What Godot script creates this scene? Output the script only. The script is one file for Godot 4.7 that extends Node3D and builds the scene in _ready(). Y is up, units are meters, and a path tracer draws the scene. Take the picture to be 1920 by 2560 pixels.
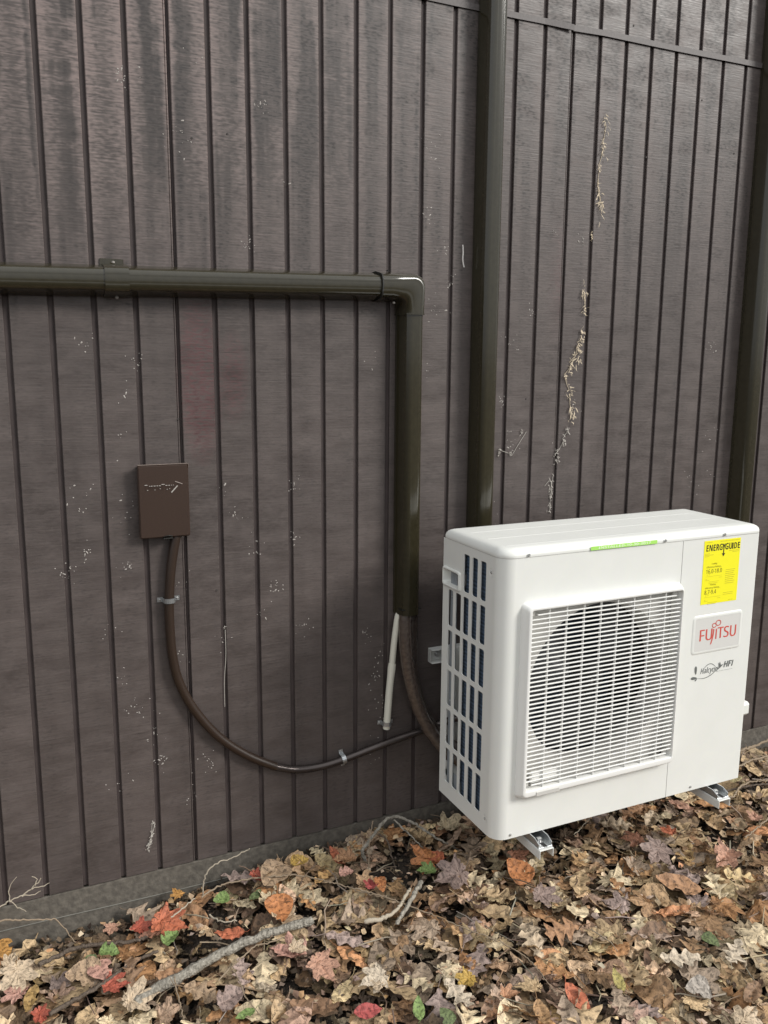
extends Node3D
# Exterior wall of a house: brown grooved plywood siding, olive line-set covers, a wall-mounted white outdoor unit, leaf litter.

const S := 0.1016            # groove spacing of the siding
const X0 := 1.003            # outdoor unit: left side
const Y0 := 0.1695           # its underside
const ZB := 0.198            # its back
const ZF := 0.511            # its front
const YS := 0.951            # seam under its lid

var M := {}
var rng := RandomNumberGenerator.new()
var names := {}

class MB:
	var v := PackedVector3Array()
	var n := PackedVector3Array()
	var uv := PackedVector2Array()
	var col := PackedColorArray()
	var use_col := false
	var c := Color.WHITE
	func tri3(a: Vector3, b: Vector3, d: Vector3, na: Vector3, nb: Vector3, nd: Vector3, ua := Vector2.ZERO, ub := Vector2.ZERO, ud := Vector2.ZERO) -> void:
		if (b - a).cross(d - a).dot(na + nb + nd) > 0.0:
			var t := b; b = d; d = t
			t = nb; nb = nd; nd = t
			var tu := ub; ub = ud; ud = tu
		v.append(a); v.append(b); v.append(d)
		n.append(na); n.append(nb); n.append(nd)
		uv.append(ua); uv.append(ub); uv.append(ud)
		if use_col:
			col.append(c); col.append(c); col.append(c)
	func tri(a: Vector3, b: Vector3, d: Vector3, hint: Vector3) -> void:
		var nn := (b - a).cross(d - a).normalized()
		if nn.dot(hint) < 0.0:
			nn = -nn
		tri3(a, b, d, nn, nn, nn)
	func quad(a: Vector3, b: Vector3, d: Vector3, e: Vector3, hint: Vector3) -> void:
		tri(a, b, d, hint); tri(a, d, e, hint)
	func quadn(a: Vector3, b: Vector3, d: Vector3, e: Vector3, na: Vector3, nb: Vector3, nd: Vector3, ne: Vector3) -> void:
		tri3(a, b, d, na, nb, nd); tri3(a, d, e, na, nd, ne)
	func box(lo: Vector3, hi: Vector3, b := 0.0) -> void:
		var m := (lo + hi) / 2.0
		var h := (hi - lo) / 2.0
		b = minf(b, minf(h.x, minf(h.y, h.z)) * 0.9)
		var i := h - Vector3(b, b, b)
		for ax in 3:
			var u := (ax + 1) % 3
			var w := (ax + 2) % 3
			for s: float in [-1.0, 1.0]:
				var q: Array[Vector3] = []
				for k: Array in [[-1.0, -1.0], [1.0, -1.0], [1.0, 1.0], [-1.0, 1.0]]:
					var p := Vector3.ZERO
					p[ax] = h[ax] * s; p[u] = i[u] * k[0]; p[w] = i[w] * k[1]
					q.append(m + p)
				var hint := Vector3.ZERO
				hint[ax] = s
				quad(q[0], q[1], q[2], q[3], hint)
			if b > 0.0:
				for s: float in [-1.0, 1.0]:
					for t: float in [-1.0, 1.0]:
						var q2: Array[Vector3] = []
						for e: float in [-1.0, 1.0]:
							var p1 := Vector3.ZERO
							p1[ax] = i[ax] * e; p1[u] = h[u] * s; p1[w] = i[w] * t
							var p2 := Vector3.ZERO
							p2[ax] = i[ax] * e; p2[u] = i[u] * s; p2[w] = h[w] * t
							q2.append(m + p1); q2.append(m + p2)
						var hint2 := Vector3.ZERO
						hint2[u] = s; hint2[w] = t
						quad(q2[0], q2[1], q2[3], q2[2], hint2)
		if b > 0.0:
			for sx: float in [-1.0, 1.0]:
				for sy: float in [-1.0, 1.0]:
					for sz: float in [-1.0, 1.0]:
						tri(m + Vector3(h.x * sx, i.y * sy, i.z * sz), m + Vector3(i.x * sx, h.y * sy, i.z * sz), m + Vector3(i.x * sx, i.y * sy, h.z * sz), Vector3(sx, sy, sz))
	func tube(path: Array, radii: Array, sides := 10, caps := true, flat := 1.0) -> void:
		var up := Vector3(0.0, 0.0, 1.0)
		var rings: Array = []
		var nrm: Array = []
		for k in path.size():
			var t: Vector3 = (path[mini(k + 1, path.size() - 1)] - path[maxi(k - 1, 0)]).normalized()
			if k == 0 and absf(t.dot(up)) > 0.9:
				up = Vector3(1.0, 0.0, 0.0)
			var a := (up - t * up.dot(t)).normalized()
			up = a
			var b := t.cross(a)
			var r: float = radii[k] if radii.size() > 1 else radii[0]
			var ring := PackedVector3Array()
			var nr := PackedVector3Array()
			for j in sides:
				var an := TAU * j / sides
				var d := a * cos(an) * flat + b * sin(an)
				ring.append(path[k] + d * r); nr.append(d.normalized())
			rings.append(ring); nrm.append(nr)
		for k in path.size() - 1:
			for j in sides:
				var j2 := (j + 1) % sides
				quadn(rings[k][j], rings[k][j2], rings[k + 1][j2], rings[k + 1][j], nrm[k][j], nrm[k][j2], nrm[k + 1][j2], nrm[k + 1][j])
		if caps:
			for e: int in [0, path.size() - 1]:
				var out: Vector3 = path[e] - path[1 if e == 0 else e - 1]
				for j in sides:
					tri(path[e], rings[e][j], rings[e][(j + 1) % sides], out)
	func loft(rings: Array, smooth_to := 99) -> void:   # closed rings, normals smoothed along and across
		var cnt: int = rings[0].size()
		var nr: Array = []
		for k in rings.size():
			var row := PackedVector3Array()
			for j in cnt:
				var a: Vector3 = rings[k][(j + 1) % cnt] - rings[k][(j - 1 + cnt) % cnt]
				var b: Vector3 = rings[mini(k + 1, rings.size() - 1)][j] - rings[maxi(k - 1, 0)][j]
				row.append(b.cross(a).normalized())
			nr.append(row)
		for k in rings.size() - 1:
			for j in cnt:
				var j2 := (j + 1) % cnt
				quadn(rings[k][j], rings[k][j2], rings[k + 1][j2], rings[k + 1][j], nr[k][j], nr[k][j2], nr[k + 1][j2], nr[k + 1][j])
	func fan(ring: PackedVector3Array, normal: Vector3) -> void:
		var m := Vector3.ZERO
		for p in ring:
			m += p
		m /= ring.size()
		for j in ring.size():
			tri3(m, ring[j], ring[(j + 1) % ring.size()], normal, normal, normal)
	func cyl(at: Vector3, axis: Vector3, r: float, h: float, sides := 12, r2 := -1.0) -> void:
		var a := axis.normalized()
		tube([at, at + a * h], [r, r if r2 < 0.0 else r2], sides)
	func mesh() -> ArrayMesh:
		var arr := []
		arr.resize(Mesh.ARRAY_MAX)
		arr[Mesh.ARRAY_VERTEX] = v
		arr[Mesh.ARRAY_NORMAL] = n
		arr[Mesh.ARRAY_TEX_UV] = uv
		if use_col:
			arr[Mesh.ARRAY_COLOR] = col
		var m := ArrayMesh.new()
		m.add_surface_from_arrays(Mesh.PRIMITIVE_TRIANGLES, arr)
		return m

# ---------------------------------------------------------------- helpers
func numbered(called: String) -> String:
	var k: int = names.get(called, 0)
	names[called] = k + 1
	return called if k == 0 else "%s_%03d" % [called, k]

func part(called: String, mesh: Mesh, mat: Material, parent: Node3D, at := Vector3.ZERO) -> MeshInstance3D:
	var o := MeshInstance3D.new()
	o.name = numbered(called) if parent == self else called
	o.mesh = mesh
	o.material_override = mat
	o.position = at
	if parent != self:
		var k := 0
		while parent.has_node(NodePath(o.name)):
			k += 1
			o.name = "%s_%03d" % [called, k]
	parent.add_child(o, true)
	return o

func many(called: String, meshes: Array, mat: Material, parent: Node3D) -> void:
	for k in meshes.size():
		var o := MeshInstance3D.new()
		o.name = called if k == 0 else "%s_%03d" % [called, k]
		o.mesh = meshes[k]
		o.material_override = mat
		parent.add_child(o, true)

func tag(o: Node3D, label: String, category := "", group := "", kind := "") -> Node3D:
	if label: o.set_meta("label", label)
	if category: o.set_meta("category", category)
	if group: o.set_meta("group", group)
	if kind: o.set_meta("kind", kind)
	return o

func thing(called: String, label: String, category: String, at := Vector3.ZERO, group := "") -> Node3D:
	var o := Node3D.new()
	o.name = numbered(called)
	o.position = at
	add_child(o, true)
	tag(o, label, category, group)
	return o

func lin(r: float, g: float, b: float) -> Color:
	return Color(r, g, b).linear_to_srgb()

func mat(c: Color, rough := 0.6, metal := 0.0, spec := 0.5) -> StandardMaterial3D:
	var m := StandardMaterial3D.new()
	m.albedo_color = c
	m.roughness = rough
	m.metallic = metal
	m.metallic_specular = spec
	return m

func V(x: float, y: float, z: float) -> Vector3:
	return Vector3(x, y, z)

func spline(pts: Array, step := 0.01) -> Array:
	var cu := Curve3D.new()
	for k in pts.size():
		var t: Vector3 = (pts[mini(k + 1, pts.size() - 1)] - pts[maxi(k - 1, 0)]) / 6.0
		cu.add_point(pts[k], -t, t)
	var l := cu.get_baked_length()
	var cnt := maxi(2, int(l / step))
	var out := []
	for k in cnt + 1:
		out.append(cu.sample_baked(l * k / cnt, true))
	return out

func noise(seed_: int, freq: float, oct := 3, type := FastNoiseLite.TYPE_SIMPLEX_SMOOTH) -> FastNoiseLite:
	var f := FastNoiseLite.new()
	f.seed = seed_
	f.frequency = freq
	f.noise_type = type
	f.fractal_octaves = oct
	return f

func noise_bytes(seed_: int, freq: float, w: int, h: int, to_w: int, to_h: int, oct := 3) -> PackedByteArray:
	var im := noise(seed_, freq, oct).get_image(w, h, false, false, true)
	im.convert(Image.FORMAT_L8)
	if w != to_w or h != to_h:
		im.resize(to_w, to_h, Image.INTERPOLATE_BILINEAR)
	return im.get_data()

func ground_y(x: float, z: float) -> float:
	var xs := [-1.0, -0.3, 0.1, 0.3, 0.6, 0.9, 1.2, 2.5, 4.0]
	var ys := [-0.16, -0.14, -0.122, -0.09, -0.06, -0.05, -0.055, -0.095, -0.11]
	var y: float = ys[0] if x <= xs[0] else ys[8]
	for k in 8:
		if x > xs[k] and x <= xs[k + 1]:
			y = lerpf(ys[k], ys[k + 1], (x - xs[k]) / (xs[k + 1] - xs[k]))
	return y - 0.05 * minf(z, 2.5)

# ---------------------------------------------------------------- materials
func siding_textures() -> void:
	var w := 1024
	var h := 2048
	var saw := noise_bytes(11, 0.22, 130, h, w, h, 4)          # long horizontal saw marks
	var saw2 := noise_bytes(12, 0.35, 200, h, w, h, 2)
	var fine := noise_bytes(13, 0.16, w, h, w, h, 3)
	var mid := noise_bytes(14, 0.022, w, h, w, h, 4)
	var streak := noise_bytes(15, 0.05, w, 64, w, h, 4)       # run-off streaks
	var big := noise_bytes(16, 0.03, 256, 256, w, h, 3)
	var col := PackedByteArray(); col.resize(w * h * 3)
	var hei := PackedByteArray(); hei.resize(w * h)
	var rou := PackedByteArray(); rou.resize(w * h)
	for j in h:
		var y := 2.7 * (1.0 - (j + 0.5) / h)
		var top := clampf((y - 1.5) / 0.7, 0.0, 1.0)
		for i in w:
			var k := j * w + i
			var x := -0.5 + 3.5 * (i + 0.5) / w
			var a := saw[k] / 255.0
			var b := saw2[k] / 255.0
			var f := fine[k] / 255.0
			var m := mid[k] / 255.0
			var s := streak[k] / 255.0
			var g := big[k] / 255.0
			# how near the edge of its board
			var e := fposmod(x, S) / S
			e = minf(e, 1.0 - e)
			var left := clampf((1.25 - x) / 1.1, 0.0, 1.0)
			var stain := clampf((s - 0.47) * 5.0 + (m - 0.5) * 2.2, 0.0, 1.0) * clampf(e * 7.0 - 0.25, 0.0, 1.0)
			var sheen := top * (0.22 + 0.78 * left)  # where sky sheen is put into the colour, along with faded paint
			var fade_sheen := sheen * (1.0 - stain) * clampf(0.42 + (f - 0.5) * 1.2 + (a - 0.5) * 0.7 + (b - 0.5) * 0.5 + (0.28 - e) * 1.7, 0.0, 1.3)
			var t := 1.0 + (a - 0.5) * 0.13 + (b - 0.5) * 0.14 + (f - 0.5) * 0.30 + (m - 0.5) * 0.45 + (g - 0.5) * 0.30
			if a > 0.68: t += (a - 0.68) * 1.0
			if a < 0.30 and m > 0.4: t -= (0.30 - a) * 1.5
			t += fade_sheen * 2.1
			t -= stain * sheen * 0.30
			var grime := clampf((s - 0.46) * 3.2 + (m - 0.5) * 2.4 + (g - 0.5) * 1.2, 0.0, 1.0) * (0.40 + 0.60 * top)
			t -= grime * (0.10 + clampf((f - 0.47) * 3.4, 0.0, 0.5))
			if f > 0.60 and g > 0.40:
				t -= (f - 0.60) * 3.0 * (0.35 + 0.65 * top)      # dark mildew specks
			var red := 0.0
			if x > 0.29 and x < 0.51 and y > 1.16 and y < 1.6:
				var dx := (x - 0.362) / 0.06
				var dy := (y - 1.40) / 0.22
				red = clampf(1.35 - dx * dx - dy * dy, 0.0, 1.0)
				dx = (x - 0.452) / 0.045
				dy = (y - 1.40) / 0.13
				red = maxf(red, clampf(1.1 - dx * dx - dy * dy, 0.0, 1.0) * 0.8)
				red *= clampf(0.4 + (f - 0.4) * 1.5 + (b - 0.5) * 0.9, 0.0, 1.0)
			elif x > 1.46 and x < 1.52 and y > 1.45 and y < 1.98:
				red = clampf((x - 1.46) / 0.05, 0.0, 1.0) * clampf(1.0 - absf(y - 1.71) / 0.27, 0.0, 1.0) * 0.45 * clampf(0.3 + (f - 0.4) * 2.0, 0.0, 1.0)
			t *= 1.0 + 0.11 * (fposmod(sin(floor(x / S) * 12.9898) * 43758.5453, 1.0) - 0.5)
			t = clampf(t, 0.35, 2.6)
			var fr := lerpf(1.0, 1.20, red)
			var fg := lerpf(1.0, 0.66, red)
			var fb := lerpf(1.0, 0.74, red)
			# faded paint and the painted-in sheen are a little pinker
			fr *= 1.0 + fade_sheen * 0.04
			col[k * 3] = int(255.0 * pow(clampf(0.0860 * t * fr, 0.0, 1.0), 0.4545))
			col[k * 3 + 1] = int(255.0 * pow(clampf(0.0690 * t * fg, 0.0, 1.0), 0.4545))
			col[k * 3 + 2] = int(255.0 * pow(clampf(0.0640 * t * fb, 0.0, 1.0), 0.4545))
			hei[k] = int(clampf(0.5 + (a - 0.5) * 0.75 + (b - 0.5) * 0.45 + (f - 0.5) * 0.35, 0.0, 1.0) * 255.0)
			rou[k] = int(clampf(0.47 + (m - 0.5) * 0.25 + (f - 0.5) * 0.15 - red * 0.1, 0.0, 1.0) * 255.0)
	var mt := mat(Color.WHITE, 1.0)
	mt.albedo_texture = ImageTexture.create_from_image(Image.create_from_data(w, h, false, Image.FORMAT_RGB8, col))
	mt.roughness_texture = ImageTexture.create_from_image(Image.create_from_data(w, h, false, Image.FORMAT_L8, rou))
	mt.heightmap_enabled = true
	mt.heightmap_texture = ImageTexture.create_from_image(Image.create_from_data(w, h, false, Image.FORMAT_L8, hei))
	mt.heightmap_scale = 0.028
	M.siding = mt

func noise_tex(seed_: int, freq: float, dark: Color, light: Color, size := 512, oct := 4) -> ImageTexture:
	var im := noise(seed_, freq, oct).get_seamless_image(size, size, false, false, 0.15, true)
	im.convert(Image.FORMAT_L8)
	var d := im.get_data()
	var o := PackedByteArray(); o.resize(size * size * 3)
	for k in size * size:
		var cc := dark.lerp(light, d[k] / 255.0)
		o[k * 3] = cc.r8; o[k * 3 + 1] = cc.g8; o[k * 3 + 2] = cc.b8
	return ImageTexture.create_from_image(Image.create_from_data(size, size, false, Image.FORMAT_RGB8, o))

func textured(seed_: int, freq: float, dark: Color, light: Color, scale_: float, rough: float, bump := 0.0) -> StandardMaterial3D:
	var m := mat(Color.WHITE, rough)
	m.albedo_texture = noise_tex(seed_, freq, dark, light)
	m.uv1_triplanar = true
	m.uv1_world_triplanar = true
	m.uv1_scale = Vector3.ONE * scale_
	if bump > 0.0:
		m.heightmap_enabled = true
		m.heightmap_texture = noise_tex(seed_ + 1, freq * 1.6, Color.BLACK, Color.WHITE)
		m.heightmap_scale = bump
	return m

func leaf_texture(palmate: bool, seed_: int) -> ImageTexture:
	var s := 256
	var o := PackedByteArray(); o.resize(s * s * 3)
	var nz := noise(seed_, 0.02, 4)
	var nf := noise(seed_ + 5, 0.12, 2)
	for j in s:
		var y := 1.0 - (j + 0.5) / s
		for i in s:
			var x := ((i + 0.5) / s - 0.5) * 2.0
			var ax := absf(x)
			var vein := clampf(1.0 - ax / 0.035, 0.0, 1.0)
			if palmate:
				for an: float in [0.0, 0.75, 1.5]:
					var dx := sin(an)
					var dy := cos(an)
					var py := y - 0.28
					var along := ax * dx + py * dy
					var dist := absf(ax * dy - py * dx)
					if along > 0.0:
						vein = maxf(vein, clampf(1.0 - dist / (0.03 * (1.1 - along)), 0.0, 1.0))
						var sub := absf(fposmod(along * 7.0 - dist * 6.0, 1.0) - 0.5)
						vein = maxf(vein, clampf(1.0 - sub / 0.08, 0.0, 1.0) * 0.35 * clampf(1.0 - dist * 3.0, 0.0, 1.0))
			else:
				var sv := absf(fposmod((y - ax * 0.5) * 8.0, 1.0) - 0.5)
				vein = maxf(vein, clampf(1.0 - sv / 0.09, 0.0, 1.0) * 0.65)
			var t := 0.90 + nz.get_noise_2d(i, j) * 0.26 + nf.get_noise_2d(i, j) * 0.14
			if nz.get_noise_2d(i * 1.7 + 900.0, j * 1.7) > 0.28:
				t *= 0.72
			t = lerpf(t, minf(t * 1.18 + 0.05, 1.0), vein)
			var b := int(clampf(t, 0.0, 1.0) * 255.0)
			o[(j * s + i) * 3] = b
			o[(j * s + i) * 3 + 1] = int(b * 0.985)
			o[(j * s + i) * 3 + 2] = int(b * 0.96)
	return ImageTexture.create_from_image(Image.create_from_data(s, s, false, Image.FORMAT_RGB8, o))

func leaf_mat(c: Color, palmate: bool, vertex := false) -> StandardMaterial3D:
	var m := mat(c, 0.62, 0.0, 0.4)
	m.albedo_texture = M.tex_palm if palmate else M.tex_pinn
	m.backlight_enabled = true
	m.backlight = Color(0.25, 0.25, 0.25)
	m.vertex_color_use_as_albedo = vertex
	return m

func make_materials() -> void:
	siding_textures()
	M.groove = textured(20, 0.012, lin(0.040, 0.029, 0.028), lin(0.066, 0.050, 0.048), 1.4, 0.7)
	M.sheath = mat(lin(0.05, 0.043, 0.04), 0.8)
	M.flash = textured(21, 0.05, lin(0.075, 0.064, 0.062), lin(0.125, 0.11, 0.108), 3.0, 0.5)
	M.concrete = textured(22, 0.034, lin(0.070, 0.062, 0.052), lin(0.165, 0.147, 0.122), 2.2, 0.85, 0.12)
	M.ridge = mat(lin(0.16, 0.155, 0.135), 0.9)
	M.duct = textured(23, 0.03, lin(0.025, 0.0215, 0.0115), lin(0.034, 0.0295, 0.0165), 3.0, 0.17)
	M.duct.metallic_specular = 0.52
	M.duct.clearcoat_enabled = true
	M.duct.clearcoat = 0.3
	M.duct.clearcoat_roughness = 0.08
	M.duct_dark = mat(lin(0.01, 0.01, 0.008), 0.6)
	M.boxbrown = textured(24, 0.05, lin(0.034, 0.019, 0.013), lin(0.044, 0.025, 0.017), 6.0, 0.42)
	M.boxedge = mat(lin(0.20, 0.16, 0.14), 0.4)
	M.conduit = textured(25, 0.06, lin(0.024, 0.014, 0.009), lin(0.036, 0.022, 0.015), 8.0, 0.38)
	M.conduit2 = mat(lin(0.075, 0.062, 0.058), 0.16, 0.6)
	M.zinc = textured(26, 0.05, lin(0.42, 0.44, 0.45), lin(0.62, 0.64, 0.65), 9.0, 0.34)
	M.zinc.metallic = 0.85
	M.steel = mat(lin(0.5, 0.5, 0.5), 0.28, 0.95)
	M.screw = mat(lin(0.58, 0.58, 0.57), 0.4, 0.6)
	M.white = textured(27, 0.01, lin(0.745, 0.755, 0.72), lin(0.775, 0.782, 0.75), 1.5, 0.36)
	M.grille = mat(lin(0.80, 0.80, 0.775), 0.4)
	M.bracket = textured(28, 0.04, lin(0.60, 0.61, 0.585), lin(0.69, 0.69, 0.665), 5.0, 0.4)
	M.post = textured(29, 0.05, lin(0.26, 0.29, 0.32), lin(0.36, 0.39, 0.42), 9.0, 0.42)
	M.post.metallic = 0.35
	M.black = mat(lin(0.012, 0.012, 0.013), 0.55)
	M.blade = mat(lin(0.040, 0.042, 0.046), 0.35)
	M.bell = mat(lin(0.56, 0.55, 0.52), 0.5)
	M.seam = mat(lin(0.28, 0.28, 0.27), 0.7)
	M.yellow = mat(lin(0.92, 0.86, 0.02), 0.45)
	M.ink = mat(lin(0.02, 0.017, 0.005), 0.6)
	M.ink_mid = mat(lin(0.13, 0.115, 0.01), 0.6)
	M.ink_soft = mat(lin(0.34, 0.30, 0.01), 0.6)
	M.ink_faint = mat(lin(0.62, 0.56, 0.02), 0.6)
	M.lime = mat(lin(0.42, 0.80, 0.16), 0.4)
	M.tape_ink = mat(lin(0.78, 0.92, 0.66), 0.5)
	M.plate = mat(lin(0.665, 0.66, 0.635), 0.35)
	M.logo_red = mat(lin(0.62, 0.10, 0.075), 0.4)
	M.decal = mat(lin(0.14, 0.15, 0.145), 0.5)
	M.decal_soft = mat(lin(0.48, 0.49, 0.47), 0.5)
	# aluminium fins with a blue coating
	var fi := Image.create(8, 256, false, Image.FORMAT_RGB8)
	var fr := noise(31, 0.09, 3)
	for j in 256:
		for i in 8:
			var t := 0.75 + 0.25 * sin(j * TAU / 8.0) + fr.get_noise_2d(i * 0.4, j) * 0.5
			fi.set_pixel(i, j, lin(0.11 * t, 0.165 * t, 0.245 * t))
	M.fins = mat(Color.WHITE, 0.5, 0.3)
	M.fins.albedo_texture = ImageTexture.create_from_image(fi)
	M.fins.uv1_triplanar = true
	M.fins.uv1_world_triplanar = true
	M.fins.uv1_scale = Vector3(9.0, 3.0, 9.0)
	M.insul = textured(32, 0.014, lin(0.045, 0.032, 0.026), lin(0.12, 0.092, 0.076), 9.0, 0.22, 0.06)
	M.insul.metallic_specular = 0.7
	M.insul2 = textured(33, 0.014, lin(0.026, 0.018, 0.015), lin(0.070, 0.052, 0.043), 7.0, 0.4, 0.2)
	M.hose = mat(lin(0.66, 0.645, 0.56), 0.5)
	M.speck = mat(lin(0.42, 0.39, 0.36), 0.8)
	M.vine = mat(lin(0.62, 0.52, 0.38), 0.8)
	M.vine_grey = mat(lin(0.44, 0.41, 0.37), 0.85)
	M.soil = textured(34, 0.03, lin(0.016, 0.012, 0.009), lin(0.075, 0.057, 0.042), 2.5, 0.95, 1.2)
	M.bark_grey = textured(35, 0.016, lin(0.10, 0.088, 0.07), lin(0.58, 0.54, 0.46), 9.0, 0.9, 0.6)
	M.bark_brown = textured(36, 0.02, lin(0.05, 0.036, 0.026), lin(0.20, 0.155, 0.12), 11.0, 0.9, 0.35)
	M.bark_pale = textured(37, 0.05, lin(0.32, 0.27, 0.20), lin(0.52, 0.46, 0.37), 11.0, 0.85)
	M.bark_tan = textured(38, 0.05, lin(0.20, 0.15, 0.10), lin(0.36, 0.28, 0.20), 11.0, 0.85)
	M.tex_palm = leaf_texture(true, 41)
	M.tex_pinn = leaf_texture(false, 42)

# ---------------------------------------------------------------- the wall
func board_mesh(x1: float, x2: float, y1: float, y2: float, z1: float, z2: float) -> ArrayMesh:
	var b := MB.new()
	b.box(V(x1, y1, z1), V(x2, y2, z2), 0.0016)
	for k in b.v.size():
		b.uv[k] = Vector2((b.v[k].x + 0.5) / 3.5, 1.0 - b.v[k].y / 2.7)
	return b.mesh()

func build_wall() -> void:
	var w := thing("siding_wall", "dark brown vertically grooved plywood siding wall of the house", "wall")
	var lower := []
	var upper := []
	for k in range(-9, 42):
		var joint_l := posmod(k - 3, 12) == 0
		var x1 := k * S + 0.0068
		var x2 := (k + 1) * S - 0.0068
		var dz := rng.randf_range(-0.0004, 0.0004)
		lower.append(board_mesh(x1, x2, 0.0, 2.431, -0.0072, dz))
		upper.append(board_mesh(x1 - 0.001, x2 - 0.001, 2.440, 4.9, -0.0072, dz))
		if joint_l:   # ship-lap edge where two sheets of plywood meet
			lower.append(board_mesh(k * S - 0.0063, k * S - 0.0014, 0.0, 2.431, -0.0072, -0.0012))
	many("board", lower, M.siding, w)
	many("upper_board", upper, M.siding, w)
	var sheets := []
	for k in range(-9, 42, 12):
		sheets.append(board_mesh(k * S, (k + 12) * S - 0.001, 0.001, 2.431, -0.016, -0.0073))
		sheets.append(board_mesh(k * S, (k + 12) * S - 0.001, 2.441, 4.9, -0.016, -0.0073))
	many("siding_sheet", sheets, M.groove, w)
	var b := MB.new()
	b.box(V(-0.92, 0.0, -0.16), V(4.28, 4.9, -0.0165))
	part("sheathing", b.mesh(), M.sheath, w)
	# metal strip over the joint between the sheets, lapped and kinked at a seam
	for e: Array in [[-0.92, 1.519, 0.0], [1.5195, 4.28, 0.0012]]:
		b = MB.new()
		var xs := []
		for k in 25:
			xs.append(lerpf(e[0], e[1], k / 24.0))
		for k in 24:
			for s in 1:
				var q := func(x: float, y: float, z: float) -> Vector3:
					var near: float = exp(-absf(x - 1.519) / 0.02)
					return V(x, y - 0.004 * near + 0.0008 * sin(x * 9.0), z + 0.006 * near * float(e[2] < 0.001))
				var a1: float = xs[k]
				var a2: float = xs[k + 1]
				var z: float = 0.0042 + e[2]
				b.quad(q.call(a1, 2.4310, z), q.call(a2, 2.4310, z), q.call(a2, 2.4475, z), q.call(a1, 2.4475, z), V(0, 0, 1))
				b.quad(q.call(a1, 2.4475, z), q.call(a2, 2.4475, z), q.call(a2, 2.4495, -0.004), q.call(a1, 2.4495, -0.004), V(0, 1, 0))
				b.quad(q.call(a1, 2.4310, z), q.call(a2, 2.4310, z), q.call(a2, 2.4310, 0.0006), q.call(a1, 2.4310, 0.0006), V(0, -1, 0))
		part("flashing", b.mesh(), M.flash, w)
	# dots left by the suckers of a creeper
	b = MB.new()
	var spots := [[0.08, 1.48], [0.2, 1.44], [0.17, 1.36], [0.155, 1.24], [0.17, 1.05], [0.15, 0.9], [0.05, 0.95], [0.42, 1.10], [0.45, 1.02], [0.62, 1.10], [0.5, 0.92], [0.56, 0.80], [0.52, 0.72], [0.4, 0.64], [0.64, 0.66], [0.86, 0.62], [0.88, 0.48], [0.89, 0.38], [0.87, 0.25], [0.9, 0.55], [0.1, 0.72], [0.13, 0.6], [0.15, 0.5], [0.2, 0.43], [0.22, 0.33], [0.12, 0.28], [0.3, 0.2], [0.35, 0.3], [1.1, 1.79], [1.05, 2.05], [1.04, 1.86], [1.07, 1.6], [1.33, 1.5], [1.31, 1.32], [1.35, 1.2], [1.29, 1.0], [1.31, 0.93], [1.42, 1.61], [1.48, 1.84], [1.6, 1.84], [1.58, 1.3], [1.65, 2.14], [1.54, 1.16], [0.55, 2.1], [0.38, 2.2], [0.33, 2.0], [0.2, 2.12], [0.62, 1.93], [0.5, 1.75], [0.86, 1.44], [1.04, 1.42], [2.18, 1.5], [2.19, 1.2], [2.12, 1.02], [2.2, 1.05], [0.3, 0.85], [0.28, 0.62], [0.05, 1.1], [0.0, 0.9], [1.12, 1.68], [0.62, 0.95]]
	for p: Array in spots:
		var cnt := rng.randi_range(4, 17)
		var wide := rng.randf_range(0.6, 1.4)
		for k in cnt:
			var at := V(p[0] + rng.randfn(0, 0.015 * wide), p[1] + rng.randfn(0, 0.018 * wide), 0.0004)
			var e := fposmod(at.x, S)
			if e < 0.006 or e > S - 0.006:
				at.z = -0.0071
			var r := 0.0008 + 0.0013 * rng.randf()
			var ring := PackedVector3Array()
			var rot := rng.randf() * TAU
			var longer := 1.0 if rng.randf() < 0.75 else rng.randf_range(1.5, 2.8)
			for j in 6:
				var pj := Vector2(cos(j * TAU / 6.0) * r * longer, sin(j * TAU / 6.0) * r * rng.randf_range(0.7, 1.2)).rotated(rot)
				ring.append(at + V(pj.x, pj.y, 0))
			for j in 6:
				b.tri(at + V(0, 0, 0.0011), ring[j], ring[(j + 1) % 6], V(0, 0, 1))
	tag(part("creeper_sucker", b.mesh(), M.speck, w), "scattered pale dots left by creeper suckers", "", "", "stuff")
	b = MB.new()
	b.tube(spline([V(1.156, 1.787, 0.001), V(1.158, 1.765, 0.001), V(1.157, 1.745, 0.001), V(1.162, 1.723, 0.001)], 0.006), [0.0022], 6)
	part("paint_drip", b.mesh(), mat(lin(0.78, 0.75, 0.72), 0.6), w)
	# nails and knots
	for p: Array in [[0.452, 2.02], [0.36, 2.0], [0.39, 0.81], [0.30, 1.29], [2.05, 2.3], [1.83, 2.1], [1.75, 2.48], [1.4, 1.33], [2.21, 2.15]]:
		b = MB.new()
		b.cyl(V(p[0], p[1], -0.001), V(0, 0, 1), 0.0035, 0.0022, 8, 0.0028)
		part("nail_head", b.mesh(), M.sheath, w)
	# concrete footing under the siding
	var f := thing("foundation_wall", "painted grey concrete foundation strip below the brown siding", "foundation")
	b = MB.new()
	b.box(V(-0.92, -0.5, -0.16), V(4.28, -0.004, -0.004), 0.003)
	part("concrete", b.mesh(), M.concrete, f)
	b = MB.new()
	var path := []
	for k in 60:
		var x := -0.9 + k * 0.03
		path.append(V(x, -0.077 - 0.003 * sin(x * 6.0) - 0.004 * x, -0.0035))
	b.tube(path, [0.0017], 6)
	part("form_ridge", b.mesh(), M.ridge, f)

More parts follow.
